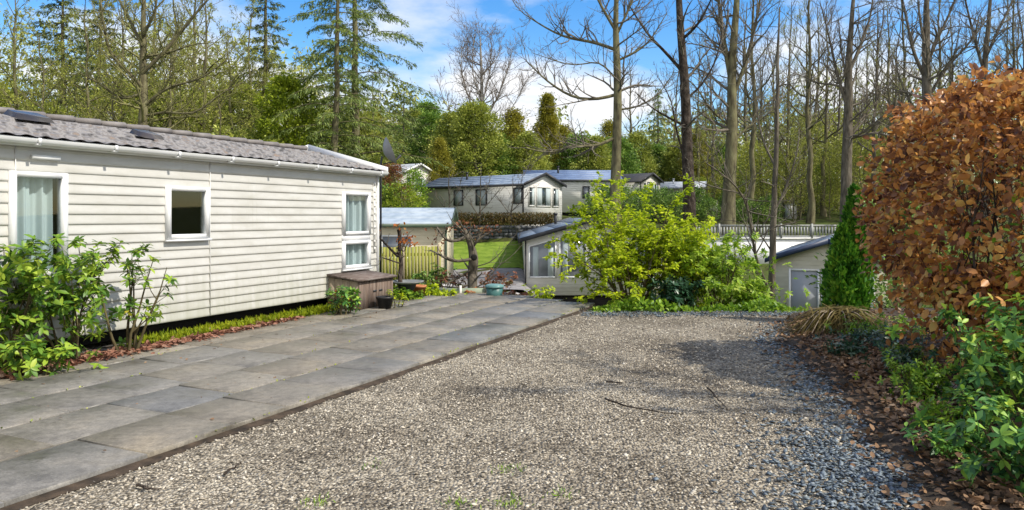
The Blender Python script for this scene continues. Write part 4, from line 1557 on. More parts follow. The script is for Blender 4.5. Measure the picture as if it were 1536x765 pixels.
put(crown_tree('evergreen_tree', 42, 7.6, 'rounded dark green evergreen in front of the birch', [(0, 1.9), (.3, 2.3), (.7, 1.8), (.92, 1.1), (1, .3)], 'olive', 420, 46, .20, .50, base=.03), 713, 60)
put(crown_tree('leafy_tree', 43, 8.2, 'bright yellow green leafy tree left of the drooping conifers', [(0, 1.2), (.3, 1.9), (.6, 1.9), (.85, 1.2), (1, .3)], 'olive_bright', 420, 30, .22, .45, base=.1), 432, 41)

protoE = crown_tree('evergreen_tree', 45, 6.5, 'olive evergreen in the mixed screen of trees behind the far caravans', [(0, 1.6), (.3, 2.1), (.65, 1.7), (.9, .9), (1, .2)], 'olive', 330, 46, .20, .50, base=.02, group='mixed evergreens behind the far caravans')
protoE2 = crown_tree('evergreen_tree', 46, 7.5, 'olive evergreen in the mixed screen of trees behind the far caravans', [(0, 1.3), (.4, 1.7), (.75, 1.1), (1, .15)], 'gold', 330, 46, .20, .50, base=.02, group='mixed evergreens behind the far caravans')
protoE3 = crown_tree('evergreen_tree', 47, 6.0, 'olive evergreen in the mixed screen of trees behind the far caravans', [(0, 1.8), (.4, 2.4), (.75, 1.7), (1, .4)], 'midgreen', 330, 46, .20, .50, base=.02, group='mixed evergreens behind the far caravans')
put(protoE, 676, 63)
put(protoE2, 770, 64)
put(protoE3, 868, 66)
er = random.Random(6)
for px, Y, pr, sc in ((645, 70, protoE3, .95), (660, 58, protoE2, .62), (742, 62, protoE3, .85), (792, 62, protoE, .85), (845, 70, protoE2, .9), (893, 64, protoE, .85), (925, 66, protoE3, 1.0), (955, 70, protoE, 1.0), (985, 74, protoE3, .95), (1015, 72, protoE, .95), (1045, 70, protoE2, .9), (1075, 74, protoE3, 1.0), (622, 74, protoE, .9), (590, 72, protoE3, .8),
                          (560, 66, protoE2, .9), (700, 75, protoE2, 1.05), (805, 75, protoE3, 1.0), (915, 80, protoE2, 1.1), (640, 84, protoE3, 1.2)):
    dput(pr, px, Y, er.uniform(0, 6), sc * er.uniform(.92, 1.08))

# left tangle above the near caravan
gl = 'mossy trees crowding behind the near caravan'
lbl = 'mossy bare tree in the tangled wood behind the near caravan'
protoM = bare_tree('bare_tree', 51, 14, .19, lbl, first=.16, nl=22, maxlev=3, spread=.36, barkm='bark_moss', twigm='twig_moss', group=gl, buds='mossbud', budn=6000, buds_size=.10)
protoM2 = bare_tree('bare_tree', 52, 11, .15, lbl, first=.10, nl=22, maxlev=3, spread=.44, up=.4, barkm='bark_moss', twigm='twig_moss', group=gl, buds='mossbud', budn=6500, buds_size=.10, tang=(.5, 1.1))
put(protoM, 310, 44)
put(protoM2, 255, 40)
for px, Y, pr, sc in ((20, 40, protoM, .9), (65, 38, protoM2, .9), (130, 42, protoM2, 1.05), (185, 47, protoM, 1.0), (345, 48, protoM2, 1.1), (372, 52, protoM, 1.05), (290, 52, protoM, 1.15), (265, 47, protoM, 1.0), (410, 44, protoM2, .8), (-25, 44, protoM2, 1.1), (235, 56, protoM, 1.2), (455, 50, protoM2, 1.0), (330, 38, protoM2, .75), (170, 37, protoM2, .7), (105, 36, protoM2, .62), (560, 58, protoM2, .9)):
    dput(pr, px, Y, er.uniform(0, 6), sc * er.uniform(.92, 1.08))
protoU = crown_tree('understorey_shrub', 53, 4.6, 'olive green understorey shrub behind the near caravan roof', [(0, 1.6), (.4, 2.3), (.8, 1.6), (1, .5)], 'olive', 300, 26, .2, .5, base=.02, cat='shrub', group='understorey shrubs behind the near caravan')
put(protoU, 300, 37)
for px, Y, sc in ((20, 38, 1.1), (70, 42, 1.35), (120, 38, 1.1), (180, 40, 1.0), (235, 37, .95), (350, 40, 1.05), (395, 38, .95), (455, 46, 1.2), (270, 45, 1.5), (350, 52, 1.9), (200, 52, 1.8), (-20, 45, 1.5), (480, 52, 1.5), (520, 58, 1.4), (560, 48, .8), (545, 60, 1.2)):
    dput(protoU, px, Y, er.uniform(0, 6), sc * er.uniform(.9, 1.1))

# right wood
gr_ = 'bare trees of the wood on the right'
lbr = 'slender bare tree among the crowded trunks of the wood on the right'
protoR = bare_tree('bare_tree', 61, 17, .21, lbr, first=.36, nl=20, maxlev=3, spread=.30, up=.9, group=gr_, barkm='bark_moss')
protoR2 = bare_tree('bare_tree', 62, 15, .17, lbr, first=.28, nl=20, maxlev=3, spread=.34, up=.9, group=gr_, barkm='bark', lean=(.03, 0))
protoR3 = bare_tree('bare_tree', 63, 16, .15, lbr, first=.22, nl=20, maxlev=3, spread=.30, up=1.0, group=gr_, barkm='bark_moss', twigm='twig_moss', buds='mossbud', budn=2600, buds_size=.085)
put(protoR, 1215, 48)
put(protoR2, 1310, 50)
put(protoR3, 1180, 53)
rw = random.Random(17)
pp = (protoR, protoR2, protoR3)
for k, (px, Y) in enumerate(((1128, 50), (1145, 58), (1198, 57), (1238, 54), (1255, 62), (1290, 58), (1332, 55), (1352, 62), (1368, 50), (1412, 56), (1435, 48), (1498, 54), (1520, 46), (1545, 50), (1575, 55), (1120, 66), (1160, 70), (1190, 72), (1225, 68), (1248, 75), (1285, 72), (1318, 70), (1345, 74), (1385, 68), (1425, 70), (1455, 66), (1490, 72), (1530, 68), (1070, 62), (1052, 68), (1140, 82), (1210, 85), (1275, 84), (1340, 88), (1400, 84), (1470, 88), (1105, 86), (1010, 84), (975, 88), (945, 92))):
    o = dput(pp[k % 3], px, Y, rw.uniform(0, 6), rw.uniform(.85, 1.12))
traced_tree('bare_tree', 'sturdy grey bare trunk standing just left of the copper hedge', 44, [(1270, 335, .34), (1271, 240, .30), (1275, 150, .25), (1272, 90, .19), (1278, 20, .12), (1282, -60, .05)],
            [([(1274, 170), (1255, 110), (1245, 60), (1232, 10)], .11), ([(1273, 110), (1290, 70), (1305, 30), (1312, -20)], .11), ([(1273, 130), (1262, 80), (1258, 30)], .08), ([(1274, 200), (1300, 170), (1325, 140), (1345, 110)], .07)], 27, 'bark', 'twig', extra=10, lens=3.6)
traced_tree('bare_tree', 'tall dark bare tree rising straight above the copper hedge', 40, [(1388, 340, .30), (1390, 200, .26), (1389, 110, .23), (1388, 60, .2), (1390, 0, .13), (1392, -70, .06)],
            [([(1389, 120), (1370, 80), (1360, 30), (1350, -20)], .11), ([(1389, 100), (1405, 60), (1425, 20), (1440, -20)], .11), ([(1389, 80), (1380, 30), (1375, -20)], .09), ([(1390, 150), (1420, 100), (1450, 70), (1480, 30)], .09)], 28, 'bark', 'twig', extra=10, lens=3.4)
traced_tree('bare_tree', 'forked bare tree above the right end of the copper hedge', 46, [(1478, 340, .26), (1477, 180, .22), (1476, 90, .17), (1480, 30, .12), (1484, -50, .05)],
            [([(1477, 110), (1462, 60), (1450, 10), (1440, -40)], .10), ([(1477, 90), (1495, 50), (1515, 10), (1530, -30)], .10), ([(1477, 130), (1505, 90), (1535, 60)], .07)], 29, 'bark', 'twig', extra=10, lens=3.4)
protoS = crown_tree('budding_shrub', 64, 5.4, 'olive budding shrub on the floor of the right hand wood', [(0, .9), (.4, 1.7), (.8, 1.5), (1, .5)], 'mossbud', 260, 15, .16, .55, base=.02, cat='shrub', group='budding shrubs under the right hand wood', r0=.05)
gS = 'budding shrubs under the right hand wood'
protoT = bare_tree('hazel_bush', 65, 5.6, .05, 'loose twiggy budding bush on the floor of the right hand wood', 'shrub', first=.04, nl=22, spread=.5, up=.9, twigm='twig_moss', barkm='bark_moss', group=gS, buds='mossbud', budn=2600, buds_size=.10, maxlev=2)
protoV = crown_tree('evergreen_shrub', 66, 3.6, 'fresh green rounded bush on the floor of the right hand wood', [(0, .9), (.4, 1.5), (.8, 1.1), (1, .3)], 'olive_bright', 160, 18, .13, .5, base=.02, cat='shrub', group=gS, r0=.05)
put(protoS, 1130, 52)
put(protoT, 1190, 50)
put(protoV, 1235, 56)
for px, Y in ((1060, 56), (1085, 60), (1110, 62), (1150, 56), (1175, 60), (1200, 52), (1225, 58), (1245, 52), (1265, 60), (1290, 52), (1310, 58), (1330, 52), (1350, 60), (1375, 56), (1140, 70), (1195, 72), (1235, 74), (1285, 74), (1100, 74), (1060, 74), (1335, 74), (1395, 72), (1440, 72), (1490, 70), (1535, 66), (1050, 66), (1072, 63), (1120, 57), (1160, 64), (1185, 54), (1215, 62), (1255, 66), (1278, 55), (1300, 65), (1320, 62), (1040, 80), (1090, 82), (1125, 80), (1165, 82), (1205, 84), (1250, 82), (1300, 84), (1345, 82), (1365, 68), (1410, 62), (1460, 62), (1510, 60)):
    dput(rw.choice((protoS, protoT, protoT, protoT, protoV)), px, Y, rw.uniform(0, 6), rw.uniform(.55, 1.3) * (1.35 if Y > 65 else 1))

# distant wooded slope: one mass
rng = np.random.default_rng(70)
mb = MB()
N = 15000
cx = rng.uniform(-130, 140, N)
cy = rng.uniform(92, 128, N)
top = np.interp(cx, [-130, -45, -25, -12, 20, 32, 60, 140], [17, 16, 13, 7.5, 7.5, 11, 13, 13]) * (1 + .22 * np.sin(cx * .35) + .16 * np.sin(cx * .9 + 2) + .12 * np.sin(cx * 2.1 + 1))
hz_ = rng.uniform(0, 1, N) ** .8 * top
C = np.stack([cx, cy, ground(cx, cy) + hz_], -1)
P = (C[:, None, :] + rng.normal(0, .55, (N, 5, 3))).reshape(-1, 3)
leaves(mb, P, rand_dir(rng, len(P)), .75, rng, jitter=.8)
far = mb.build('far_woodland', mat_leaf('far_foliage', [(.05, .06, .018), (.10, .115, .03), (.16, .17, .045), (.22, .22, .07)], .3, clump=.12, gain=2.4))
tag(far, 'far wooded slope closing the view behind the caravans', 'woodland', kind='stuff')

# trees just out of the picture on the right, whose shade falls over the gravel
put(bare_tree('bare_tree', 81, 11, .16, 'bare tree standing on the bank to the right of the copper hedge', first=.3, nl=20, spread=.34, up=.6, twigm='twig_moss', barkm='bark_moss', buds='mossbud', budn=1500, buds_size=.12), 3700, 3.6)

# ------------------------------------------------------------------ near plants
M['rhodo'] = mat_leaf('rhododendron_leaf', [(.022, .055, .010), (.05, .115, .015), (.11, .20, .02), (.22, .31, .03), (.30, .36, .05)], .3, .42, .35, clump=2.2, gain=1.5)
M['laurel'] = mat_leaf('laurel_leaf', [(.012, .040, .012), (.03, .085, .02), (.06, .14, .025), (.15, .24, .03), (.28, .33, .04)], .25, .45, .3, clump=1.6, gain=2.0)
M['beech'] = mat_leaf('copper_beech_leaf', [(.06, .026, .018), (.15, .066, .036), (.30, .14, .055), (.46, .20, .05), (.52, .28, .07), (.48, .38, .13)], .38, .42, .4, clump=2.6, gain=1.35)
M['acer'] = mat_leaf('lime_green_leaf', [(.12, .19, .012), (.25, .33, .012), (.40, .47, .015), (.52, .55, .03)], .45, .5, .25, clump=1.2, gain=1.4)
M['shrubgreen'] = mat_leaf('glossy_shrub_leaf', [(.05, .12, .012), (.12, .23, .018), (.22, .35, .025), (.32, .42, .07)], .38, .4, .35, clump=1.5, gain=1.25)
M['shrublime'] = mat_leaf('light_lime_leaf', [(.08, .17, .015), (.18, .30, .02), (.30, .43, .03), (.42, .50, .09)], .4, .4, .35, clump=1.5, gain=1.2)
M['bluegreen'] = mat_leaf('dark_blue_green_leaf', [(.015, .05, .022), (.03, .085, .04), (.06, .13, .07)], .2, .35, .5, clump=2)
M['thuja'] = mat_leaf('conifer_spray', [(.012, .045, .006), (.025, .085, .008), (.06, .15, .012), (.13, .22, .02)], .2, .6, .2, clump=3, gain=2.0)
M['litter'] = mat_leaf('dead_leaf', [(.08, .05, .03), (.18, .105, .06), (.28, .17, .095), (.40, .28, .18)], .12, .7, .2, clump=2)
M['redlitter'] = mat_leaf('reddish_dead_leaf', [(.10, .04, .028), (.22, .095, .06), (.32, .16, .11), (.38, .25, .18)], .12, .7, .2, clump=2)
M['yellowgrass'] = mat_leaf('yellow_green_blade', [(.12, .18, .012), (.26, .33, .015), (.40, .42, .02)], .4, .6, .2, clump=2)
M['orangeleaf'] = mat_leaf('young_orange_leaf', [(.30, .075, .02), (.50, .16, .04), (.52, .26, .07)], .4, .5, .2, clump=2)
M['redleaf'] = mat_leaf('russet_leaf', [(.14, .05, .03), (.26, .10, .05), (.22, .17, .05)], .3, .5, .2, clump=2)
M['bracken'] = mat_leaf('dead_bracken', [(.06, .05, .012), (.13, .10, .03), (.20, .15, .06), (.10, .13, .02)], .2, .8, .1, clump=2)
M['yellowleaf'] = mat_leaf('yellow_leaf', [(.42, .40, .03), (.55, .46, .05)], .35, .4, .3)


def rosettes(ml, P, D, rng, n=9, size=.11, tpl=LEAF_BIG, rise=.25):
    P = np.asarray(P)
    D = norm(np.asarray(D))
    for p, d in zip(P, D):
        k = int(n * rng.uniform(.7, 1.3))
        ref = np.array((0, 0, 1.0)) if abs(d[2]) < .85 else np.array((1.0, 0, 0))
        a = norm(np.cross(d, ref))
        b_ = np.cross(d, a)
        t = np.linspace(0, 2 * PI, k, endpoint=False) + rng.uniform(0, 6)
        r = rng.uniform(-.35, .75, k)
        Dl = (np.cos(t)[:, None] * a + np.sin(t)[:, None] * b_) + d * r[:, None] + np.array((0, 0, -.15))
        leaves(ml, p + d * rng.uniform(-.04, .02, (k, 1)), Dl, size, rng, tpl, up=d + np.array((0, 0, .6)), jitter=.25)


def rosette_shrub(name, label, loc, seed, stems, spread, height, leafm, n=9, size=.11, maxlev=2, lower=0, cat='shrub', group=None, stem_r=.016, up=.5, dens=(2.6, 3.4, 4), keep=1.0, tpl=LEAF_BIG, lean=(0, 0), extra=None, fill=0):
    rng = np.random.default_rng(seed)
    root = thing(name, label, cat, loc, group=group)
    ms, ml = MB(), MB()
    out, tips = [], []
    for i in range(stems):
        az = i * 2.4 + rng.uniform(-.4, .4)
        rr = rng.uniform(.3, 1)
        d = np.array((math.cos(az) * spread * rr + lean[0], math.sin(az) * spread * rr * .8 + lean[1], height))
        L = np.linalg.norm(d) * rng.uniform(.72, 1.0)
        limb(rng, (math.cos(az) * .08, math.sin(az) * .08, -.03), d, L, stem_r, 0, maxlev, out, up, .13, dens, (.35, .8), .004, tips)
    for P_, R_, ns, lev in out:
        ms.tube(P_, R_, 5 if lev == 0 else 4)
    TP, TD = [], []
    for P_, d in tips:
        if rng.uniform() < keep:
            TP.append(P_[-1])
            TD.append(d)
            if len(P_) > 4 and rng.uniform() < .5:
                TP.append(P_[-2])
                TD.append(d)
    if fill:
        TP += list(np.stack([rng.normal(0, spread * .6, fill), rng.normal(0, spread * .5, fill), rng.uniform(.08, .9, fill) * height], -1))
        TD += list(rand_dir(rng, fill) + (0, 0, .8))
    rosettes(ml, TP, TD, rng, n, size, tpl)
    ms.build('stems', M['stem'], root, smooth=True)
    ml.build('foliage', M[leafm], root)
    if extra:
        me_ = MB()
        sel = rng.integers(0, len(TP), extra[1])
        leaves(me_, np.array([TP[i] for i in sel]) + rng.normal(0, .03, (extra[1], 3)), rand_dir(rng, extra[1]) + (0, 0, .4), size, rng, LEAF_BIG)
        me_.build('yellowed_leaves', M[extra[0]], root)
    return root


def gp(px, Y):
    x = (px - CX) * Y / F
    return (x, Y, gz(x, Y))


# left bed: rhododendrons before the caravan
gR = 'shrubs in the bed before the near caravan'
rosette_shrub('rhododendron', 'dense dark leaved rhododendron below the curtained window at the left end', (-5.50, 7.75, 0), 101, 9, .55, 1.42, 'rhodo', 9, .108, 2, dens=(3.6, 3.8, 4), fill=110, group=gR)
rosette_shrub('rhododendron', 'rhododendron with yellow green lower leaves just right of the curtained window', (-5.02, 8.35, 0), 102, 8, .50, 1.36, 'rhodo', 9, .105, 2, dens=(3.3, 3.6, 4), fill=90, group=gR, extra=('yellowleaf', 14))
rosette_shrub('rhododendron', 'open leggy rhododendron with bare stems nearest the small dark window', (-4.68, 8.95, 0), 103, 6, .42, 1.48, 'rhodo', 8, .10, 2, dens=(1.9, 2.5, 3), keep=.9, fill=8, stem_r=.022, group=gR)
rosette_shrub('ground_shrub', 'low dark green shrub at the foot of the rhododendrons on the patio edge', (-4.95, 7.62, 0), 104, 7, .34, .42, 'rhodo', 8, .10, 1, dens=(4, 4), fill=26, group=gR)

rng = np.random.default_rng(110)
# yellow green ground cover along the wall
N = 2600
s_ = rng.uniform(s_of(196), s_of(486), N)
o_ = rng.uniform(.06, .34, N) * np.interp(s_, [s_of(196), s_of(486)], [1.45, .95])
base = c0[None] + s_[:, None] * PD - o_[:, None] * PN
P = np.c_[base, rng.uniform(.0, .05, N)]
D = rng.normal(0, .45, (N, 3)) + (0, 0, 1.0)
mb = MB()
leaves(mb, P, D, .13, rng, LEAF_THIN, up=(1, 0, 0), jitter=1)
P2 = P + np.c_[rng.normal(0, .03, (N, 2)), rng.uniform(0, .09, N)]
leaves(mb, P2[:1500], rand_dir(rng, 1500) + (0, 0, .4), .055, rng, LEAF_OVAL)
tag(mb.build('ground_cover', M['yellowgrass']), 'yellow green ground cover along the foot of the near caravan', 'ground cover', kind='stuff')
# soil under the left bed
mb = MB()
ss_ = np.linspace(s_of(-60), s_of(500), 60)
rows = []
for w_ in (-.10, .1, .3, .55, .85):
    q = c0[None] + ss_[:, None] * PD - w_ * PN
    rows.append(np.c_[q, np.full(60, .03 + .03 * math.cos(w_ * 2)) + .008 * np.sin(ss_ * 9 + w_ * 14)])
mb.grid(np.concatenate(rows), 60, 5)
tag(mb.build('bed_soil', M['soil'], smooth=True), kind='structure')
# reddish dead leaves along the patio's border
N = 3000
s_ = rng.uniform(s_of(-60), s_of(420), N)
width = np.interp(s_, [s_of(-60), s_of(0), s_of(210), s_of(420)], [.75, .72, .62, .38])
o_ = width + rng.normal(0, .075, N) - np.abs(rng.normal(0, .14, N))
base = c0[None] + s_[:, None] * PD - o_[:, None] * PN
P = np.c_[base, .062 + rng.uniform(0, .03, N)]
D = rng.normal(0, 1, (N, 3)) * (1, 1, .25)
mb = MB()
leaves(mb, P, D, .065, rng, LEAF_OVAL, jitter=.45)
tag(mb.build('leaf_litter', M['redlitter']), 'reddish dead leaves drifted along the left edge of the patio', 'leaf litter', kind='stuff')

N = 420
u_ = rng.uniform(-1.2, 10.5, N)
w_ = np.where(rng.uniform(0, 1, N) < .7, 3.6 - np.abs(rng.normal(0, .5, N)), rng.uniform(.1, 3.6, N))
base = PE[None] - u_[:, None] * PD + w_[:, None] * PN
mb = MB()
leaves(mb, np.c_[base, np.full(N, .064)], rng.normal(0, 1, (N, 3)) * (1, 1, .12), np.where(rng.uniform(0, 1, N) < .3, .045, .02), rng, LEAF_OVAL, jitter=.25)
tag(mb.build('leaf_litter', M['litter']), 'scattered dead leaf crumbs lying on the patio slabs', 'leaf litter', kind='stuff')
N = 900
k_ = rng.integers(0, 6, N)
w_ = k_ * COURSE + rng.normal(0, .012, N)
u_ = rng.uniform(-1, 11, N)
ok = (np.sin(u_ * 1.7 + k_ * 2.1) > .1) & (w_ < 3.9)
base = PE[None] - u_[ok, None] * PD + w_[ok, None] * PN
mb = MB()
leaves(mb, np.c_[base, np.full(ok.sum(), .052)], rng.normal(0, 1, (ok.sum(), 3)) + (0, 0, .6), .022, rng, LEAF_OVAL)
tag(mb.build('joint_moss', M['olive']), 'moss tufts growing in the joints of the patio', 'moss', kind='stuff')
rosette_shrub('variegated_shrub', 'small bushy plant with yellow and orange tips in front of the wooden box', (-2.86, 12.42, 0.02), 105, 9, .24, .46, 'laurel', 9, .105, 1, dens=(5, 4), fill=14, extra=('orangeleaf', 12))
rosette_shrub('pot_plant', 'yellow green seedling growing behind the black pot', (-2.12, 13.35, 0.0), 106, 5, .12, .34, 'acer', 7, .08, 1, dens=(5, 4))

# copper beech hedge, right foreground
HB_C, HB_R = np.array((5.74, 7.75, 1.72)), np.array((1.62, 1.45, 1.46))
rng = np.random.default_rng(120)
bh = thing('beech_hedge', 'large rounded copper brown beech hedge in the right foreground', 'hedge', (HB_C[0], HB_C[1], 0))
ms, ml = MB(), MB()
out, tips = [], []
for i in range(15):
    az = i * 2.4
    b0 = np.array((-1.35 + 1.9 * (i % 5) / 4 + rng.uniform(-.12, .12), rng.uniform(-.55, .35), -.03))
    d = np.array((rng.normal(.05, .14), b0[1] * .3 + rng.normal(0, .16), 1.0))
    limb(rng, b0, d, rng.uniform(2.0, 2.9), .020, 0, 3, out, .35, .12, (3.2, 3.4, 3.6), (.4, .95), .004, tips)


def superq(p):
    return (np.abs(p / HB_R) ** 3.2).sum(-1) ** (1 / 3.2)


for P_, R_, ns, lev in out:
    q = P_ - np.array((0, 0, HB_C[2]))
    sq = np.where(q[:, 2] < 0, np.minimum(superq(q), superq(q * (1, 1, .0)) + .1), superq(q))
    bad = np.nonzero(sq > .98)[0]
    k_ = bad[0] if len(bad) else len(q)
    if k_ >= 2:
        ms.tube(P_[:k_], R_[:k_], 5 if lev == 0 else 3)
N = 21000
dirs = rand_dir(rng, N * 2)
dirs = dirs[dirs[:, 2] > -.62][:N]
rs = 1 / (np.abs(dirs / HB_R) ** 3.2).sum(-1) ** (1 / 3.2)
lum = 1 + .07 * np.sin(dirs[:, 0] * 7 + 1) * np.cos(dirs[:, 2] * 6) + .05 * np.sin(dirs[:, 1] * 13 + dirs[:, 2] * 11)
P = dirs * (rs * lum * (1 - np.abs(rng.normal(0, .11, N))))[:, None]
hole = np.sin(P[:, 0] * 5.1 + 2) * np.sin(P[:, 2] * 4.7 + P[:, 1] * 3.3 + .5) * np.cos(P[:, 1] * 4.1)
gap_ = .30 - .30 * np.clip((.5 - P[:, 2]) / 1.6, 0, 1)
keep = (hole < gap_) | (rng.uniform(0, 1, N) < .12) | (P[:, 2] > 1.05)
keep &= rng.uniform(0, 1, N) < np.interp(P[:, 2], [-1.4, -.3, .6], [.55, .8, 1])
P = P[keep]
sp_ = norm(rng.normal(0, 1, (260, 3)) * (1, 1, .8) + (0, 0, .25))
sp_ = sp_ * (1 / (np.abs(sp_ / HB_R) ** 3.2).sum(-1) ** (1 / 3.2))[:, None]
for q in sp_:
    k_ = rng.integers(3, 9)
    P = np.concatenate([P, q * (1 + np.linspace(.0, .075, k_)[:, None]) + rng.normal(0, .035, (k_, 3))])
P = np.concatenate([P, np.stack([np.clip(rng.normal(-1.0, .38, 2300), -1.6, 1.6), rng.normal(-.55, .42, 2300), rng.uniform(0, 1, 2300) ** .6 * 1.1 - 1.62], -1)])
D = norm(P) * .35 + rng.normal(0, .6, P.shape) + (0, 0, -.25)
leaves(ml, P + np.array((0, 0, HB_C[2])), D, np.where(rng.uniform(0, 1, len(P)) < .3, .105, .08), rng, LEAF_OVAL, jitter=.9)
ms.build('stems', M['bark_dark'], bh, smooth=True)
ml.build('foliage', M['beech'], bh)
mg = MB()
sel = P[(P[:, 1] < -.2) & (P[:, 2] < .2)]
sel = sel[rng.integers(0, len(sel), 520)] * 1.01
leaves(mg, sel + np.array((0, 0, HB_C[2])), rng.normal(0, .5, sel.shape) + (0, -.3, .5), .085, rng, LEAF_BIG)
mg.build('green_leaves', M['shrubgreen'], bh)

# small conifer
tj = thing('small_conifer', 'small dense green conifer with twin tips before the beige caravan', 'conifer', (5.28, 11.55, gz(5.28, 11.55)))
ms, ml = MB(), MB()
rng = np.random.default_rng(121)
for (ox, oy, r0_, H_, N) in ((-.06, 0, .27, 1.5, 3600), (.13, .06, .22, 2.10, 3800)):
    ms.tube([(ox, oy, -.1), (ox, oy, H_ * .9)], [.04, .008], 6)
    t = rng.uniform(0, 1, N) ** .9
    az = rng.uniform(0, 2 * PI, N)
    R = np.interp(t, [0, .15, .45, .8, 1], [.75, 1, .92, .5, .05]) * r0_ * (1 + .18 * np.sin(az * 4 + t * 9) + .12 * np.sin(az * 7 - t * 17)) * np.sqrt(rng.uniform(.55, 1, N))
    P = np.stack([ox + R * np.cos(az), oy + R * np.sin(az), .03 + t * H_], -1)
    D = np.stack([np.cos(az) * .45, np.sin(az) * .45, np.full(N, .9)], -1) + rng.normal(0, .3, (N, 3))
    leaves(ml, P, D, .10, rng, LEAF_SMALL, up=(1, 0, 0), jitter=1)
ms.build('trunk', M['bark_dark'], tj)
ml.build('crown', M['thuja'], tj)

# collapsed bracken mound
br = thing('bracken_mound', 'collapsed mound of dead olive bracken at the foot of the small conifer', 'dead plant', (4.62, 10.35, 0))
ml, ms = MB(), MB()
rng = np.random.default_rng(122)
for i in range(620):
    az = rng.uniform(PI * .55, PI * 1.95) if i % 4 else rng.uniform(0, 2 * PI)
    L = rng.uniform(.3, .78)
    st = np.array((rng.normal(0, .16), rng.normal(0, .12), rng.uniform(.22, .44)))
    k = 5
    s_ = np.linspace(0, 1, k)
    d = np.array((math.cos(az), math.sin(az)))
    Pp = np.stack([st[0] + d[0] * L * s_, st[1] + d[1] * L * s_, np.maximum(st[2] + .07 * s_ - st[2] * 1.08 * s_ ** 1.8, .015 + .02 * rng.uniform())], -1)
    w_ = np.array((-d[1], d[0], 0)) * rng.uniform(.006, .016)
    V = np.concatenate([Pp - w_ * (1 - s_[:, None] * .8), Pp + w_ * (1 - s_[:, None] * .8)])
    ml.grid(V, k, 2)
for i in range(9):
    az = rng.uniform(PI * .7, PI * 2)
    ms.tube(spline([(0, 0, .36), (math.cos(az) * .4, math.sin(az) * .3, .42), (math.cos(az) * .8, math.sin(az) * .6, .05)], 8), np.linspace(.010, .004, 8), 4)
ml.build('fronds', M['bracken'], br)
ms.build('stalks', M['palewood'], br)

# leafy bed on the right
rng = np.random.default_rng(123)
ys = np.linspace(2.6, 12.6, 70)
mb = MB()
rows = []
for w_, h_ in ((-.18, .006), (.05, .04), (.4, .09), (1.0, .12), (2.2, .12), (4.5, .05), (7, .02)):
    rows.append(np.c_[bed_edge(ys) + w_ + .06 * np.sin(ys * 4.3), ys, h_ + .014 * np.sin(ys * 6 + w_ * 9)])
mb.grid(np.concatenate(rows), 70, len(rows))
tag(mb.build('leafy_bed', M['soil'], smooth=True), kind='structure')
N = 9000
y = rng.uniform(3.4, 12.3, N)
x = bed_edge(y) + np.where(rng.uniform(0, 1, N) < .08, -np.abs(rng.normal(0, .25, N)), np.abs(rng.normal(0, .75, N))) + .12
z = np.interp(x - bed_edge(y), [-.2, .05, .4, 1, 3], [.012, .045, .095, .125, .12]) + rng.uniform(.005, .04, N)
P = np.stack([x, y, z], -1)
D = rng.normal(0, 1, (N, 3)) * (1, 1, .3)
mb = MB()
leaves(mb, P, D, .06, rng, LEAF_OVAL, jitter=.5)
tag(mb.build('leaf_litter', M['litter']), 'brown dead leaves covering the bed under the copper hedge', 'leaf litter', kind='stuff')

gL = 'evergreen shrubs of the right foreground bed'
rosette_shrub('laurel_shrub', 'large laurel with yellow green top leaves at the right edge below the hedge', (3.92, 5.35, .05), 131, 13, .58, .98, 'laurel', 11, .082, 2, dens=(4.4, 4.0, 4), fill=150, group=gL, extra=('yellowleaf', 26))
rosette_shrub('laurel_shrub', 'dark glossy laurel in the bottom right corner beside the slate chippings', (3.18, 4.35, .04), 132, 11, .40, .58, 'laurel', 10, .078, 2, dens=(4.2, 4.0, 4), fill=130, group=gL)
rosette_shrub('laurel_shrub', 'mid green laurel filling the gap between the dark laurel and the hedge stems', (4.05, 6.15, .05), 135, 9, .42, .55, 'laurel', 10, .075, 1, dens=(5, 4, 4), fill=110, group=gL)
rosette_shrub('ground_shrub', 'fine leaved light green shrub under the hedge stems', (3.62, 6.45, .05), 133, 16, .30, .40, 'shrubgreen', 8, .05, 2, dens=(4.5, 5, 5), fill=70, group=gL, stem_r=.006)
rosette_shrub('ivy_plant', 'low dark ivy at the border between gravel and dead leaves', (3.85, 8.45, .05), 134, 9, .20, .22, 'bluegreen', 6, .065, 1, dens=(6, 5), fill=40, group=gL, stem_r=.005)
rosette_shrub('ivy_plant', 'spreading ivy under the hedge behind the low dark ivy', (4.45, 9.0, .08), 136, 9, .45, .24, 'bluegreen', 6, .07, 1, dens=(6, 5), fill=60, group=gL, stem_r=.005)
rosette_shrub('ground_shrub', 'mossy low plant between bracken and copper hedge', (5.35, 9.9, .05), 137, 12, .5, .30, 'shrubgreen', 7, .06, 1, dens=(5, 5), fill=60, group=gL, stem_r=.005)

for k, (x_, y_, sp_, h_, lm_, sz_, lb_) in enumerate(((3.30, 5.55, .20, .26, 'shrubgreen', .05, 'tiny light green plant among dead leaves at the slate edge'), (3.95, 7.35, .26, .34, 'bluegreen', .06, 'dark small leaved plant at the foot of the hedge stems'), (4.25, 7.9, .24, .26, 'rhodo', .06, 'low green sprig between the ivy and the hedge'), (4.6, 9.6, .30, .26, 'shrubgreen', .05, 'mossy green tuft just behind the spreading ivy'), (3.0, 4.95, .18, .22, 'laurel', .06, 'small seedling laurel in front of the dark glossy laurel'))):
    rosette_shrub('ground_shrub', lb_, (x_, y_, .06), 700 + k, 10, sp_, h_, lm_, 8, sz_, 1, dens=(6, 5), fill=45, group=gL, stem_r=.005)
